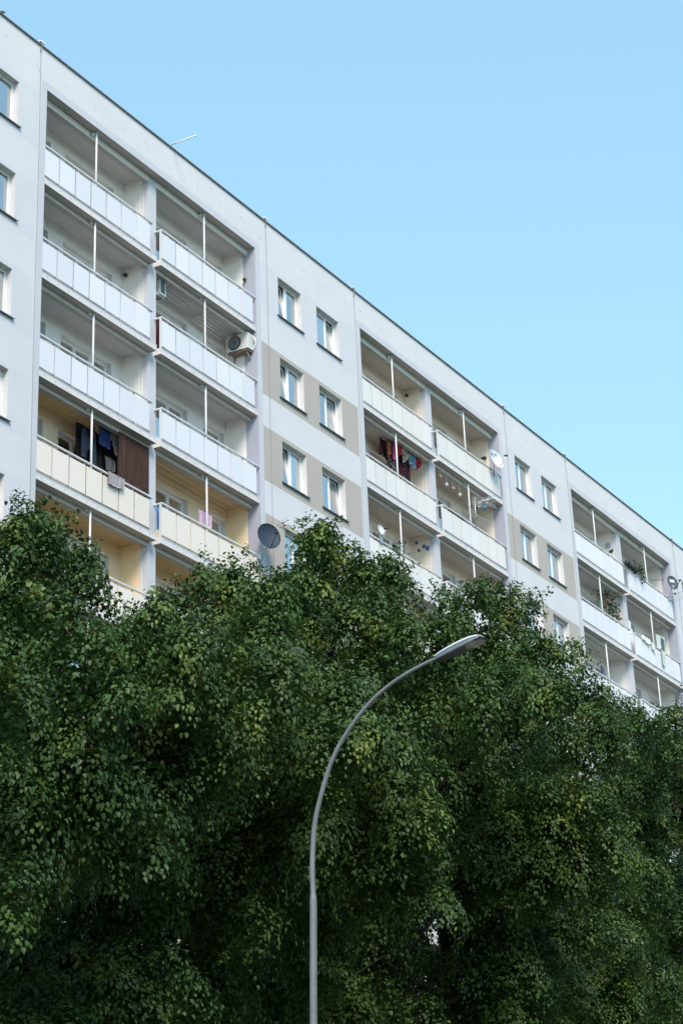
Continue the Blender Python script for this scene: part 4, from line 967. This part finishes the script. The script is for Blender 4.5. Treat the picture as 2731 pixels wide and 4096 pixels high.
# unseen block and lindens behind the camera, added to shade the lower crowns
fb = thing('apartment_block', 'unseen pale apartment block added behind the viewer to shade the lower crowns', 'building', (-20, -78, 0))
mb = MB()
mb.box(-75, 75, -12, 0, 0, 31.5, M['jamb']); link('facade_wall', mb.mesh('facade_wall'), fb)
wm_ = MB()
for k in range(11):
    for q in range(48): wm_.box(-73+q*3.05, -71.5+q*3.05, -.02, .03, 1.4+k*2.75, 2.8+k*2.75, M['glass_dim'])
link('window', wm_.mesh('window'), fb, kind='stuff')
mb = MB(); mb.box(-75.2, 75.2, -12.2, .2, 31.5, 31.75, M['flash']); link('roof_flashing', mb.mesh('roof_flashing'), fb)
src = [o for o in COL.objects if o.get('category') == 'tree']
def copy_tree(o, loc, rz, label):
    c = o.copy(); COL.objects.link(c); c.location = loc; c.rotation_euler.z = rz; c['label'] = label; c['group'] = 'unseen trees added for shade'
    for ch in o.children:
        d = ch.copy(); COL.objects.link(d); d.parent = c
for i in range(8):
    copy_tree(src[(i*2+1) % 5], (-62+11.5*i, -39.5+(i % 3), 0), 1.1*i+.5, 'unseen linden tree added across the road to shade the lower crowns')

# ------------------------------------------------------------------ camera
cam = bpy.data.cameras.new('camera'); co = bpy.data.objects.new('camera', cam); COL.objects.link(co); S.camera = co
co.matrix_world = Matrix(((0.4868675, -0.3840259, -0.7845280, -37.39454), (-0.8726235, -0.2535125, -0.4174442, -28.52291), (-0.0385782, 0.8878375, -0.4585370, 1.6), (0, 0, 0, 1)))
cam.sensor_fit = 'HORIZONTAL'; cam.sensor_width = 36; cam.lens = 111.7214; cam.shift_x = 0; cam.shift_y = -0.34146
cam.clip_start = .5; cam.clip_end = 2000
# ------------------------------------------------------------------ daylight
SUN_EL, SUN_AZ = R(46), math.atan2(-.75, -.66)      # evening light from behind the camera
w = bpy.data.worlds.new('World'); S.world = w; w.use_nodes = True
nt = w.node_tree; bg = nt.nodes['Background']
sky = nt.nodes.new('ShaderNodeTexSky'); sky.sky_type = 'NISHITA'; sky.sun_disc = False
sky.sun_elevation = SUN_EL; sky.sun_rotation = SUN_AZ; sky.altitude = 200; sky.air_density = 1.0; sky.dust_density = .3; sky.ozone_density = .2
tint = nt.nodes.new('ShaderNodeMix'); tint.data_type = 'RGBA'; tint.blend_type = 'MULTIPLY'; tint.inputs['Factor'].default_value = 1
nt.links.new(sky.outputs['Color'], tint.inputs['A']); tint.inputs['B'].default_value = (1.0, 1.09, 1.0, 1)
even = nt.nodes.new('ShaderNodeMix'); even.data_type = 'RGBA'; even.inputs['Factor'].default_value = .5      # thin even evening veil
nt.links.new(tint.outputs['Result'], even.inputs['A']); even.inputs['B'].default_value = (1.22, 2.33, 2.94, 1)
nt.links.new(even.outputs['Result'], bg.inputs['Color']); bg.inputs['Strength'].default_value = .15
sl = bpy.data.lights.new('sun', 'SUN'); sl.energy = 2.0; sl.angle = R(25); sl.color = (1, .88, .78)
so = bpy.data.objects.new('sun', sl); COL.objects.link(so)
sd = Vector((math.sin(SUN_AZ)*math.cos(SUN_EL), math.cos(SUN_AZ)*math.cos(SUN_EL), math.sin(SUN_EL)))
so.rotation_euler = (-sd).to_track_quat('-Z', 'Y').to_euler(); so.location = (-30, -30, 40)
S.view_settings.view_transform = 'Standard'; S.view_settings.look = 'None'; S.view_settings.exposure = 1.15; S.view_settings.gamma = 1.0
S.cycles.max_bounces = 8; S.cycles.diffuse_bounces = 6; S.cycles.use_denoising = True
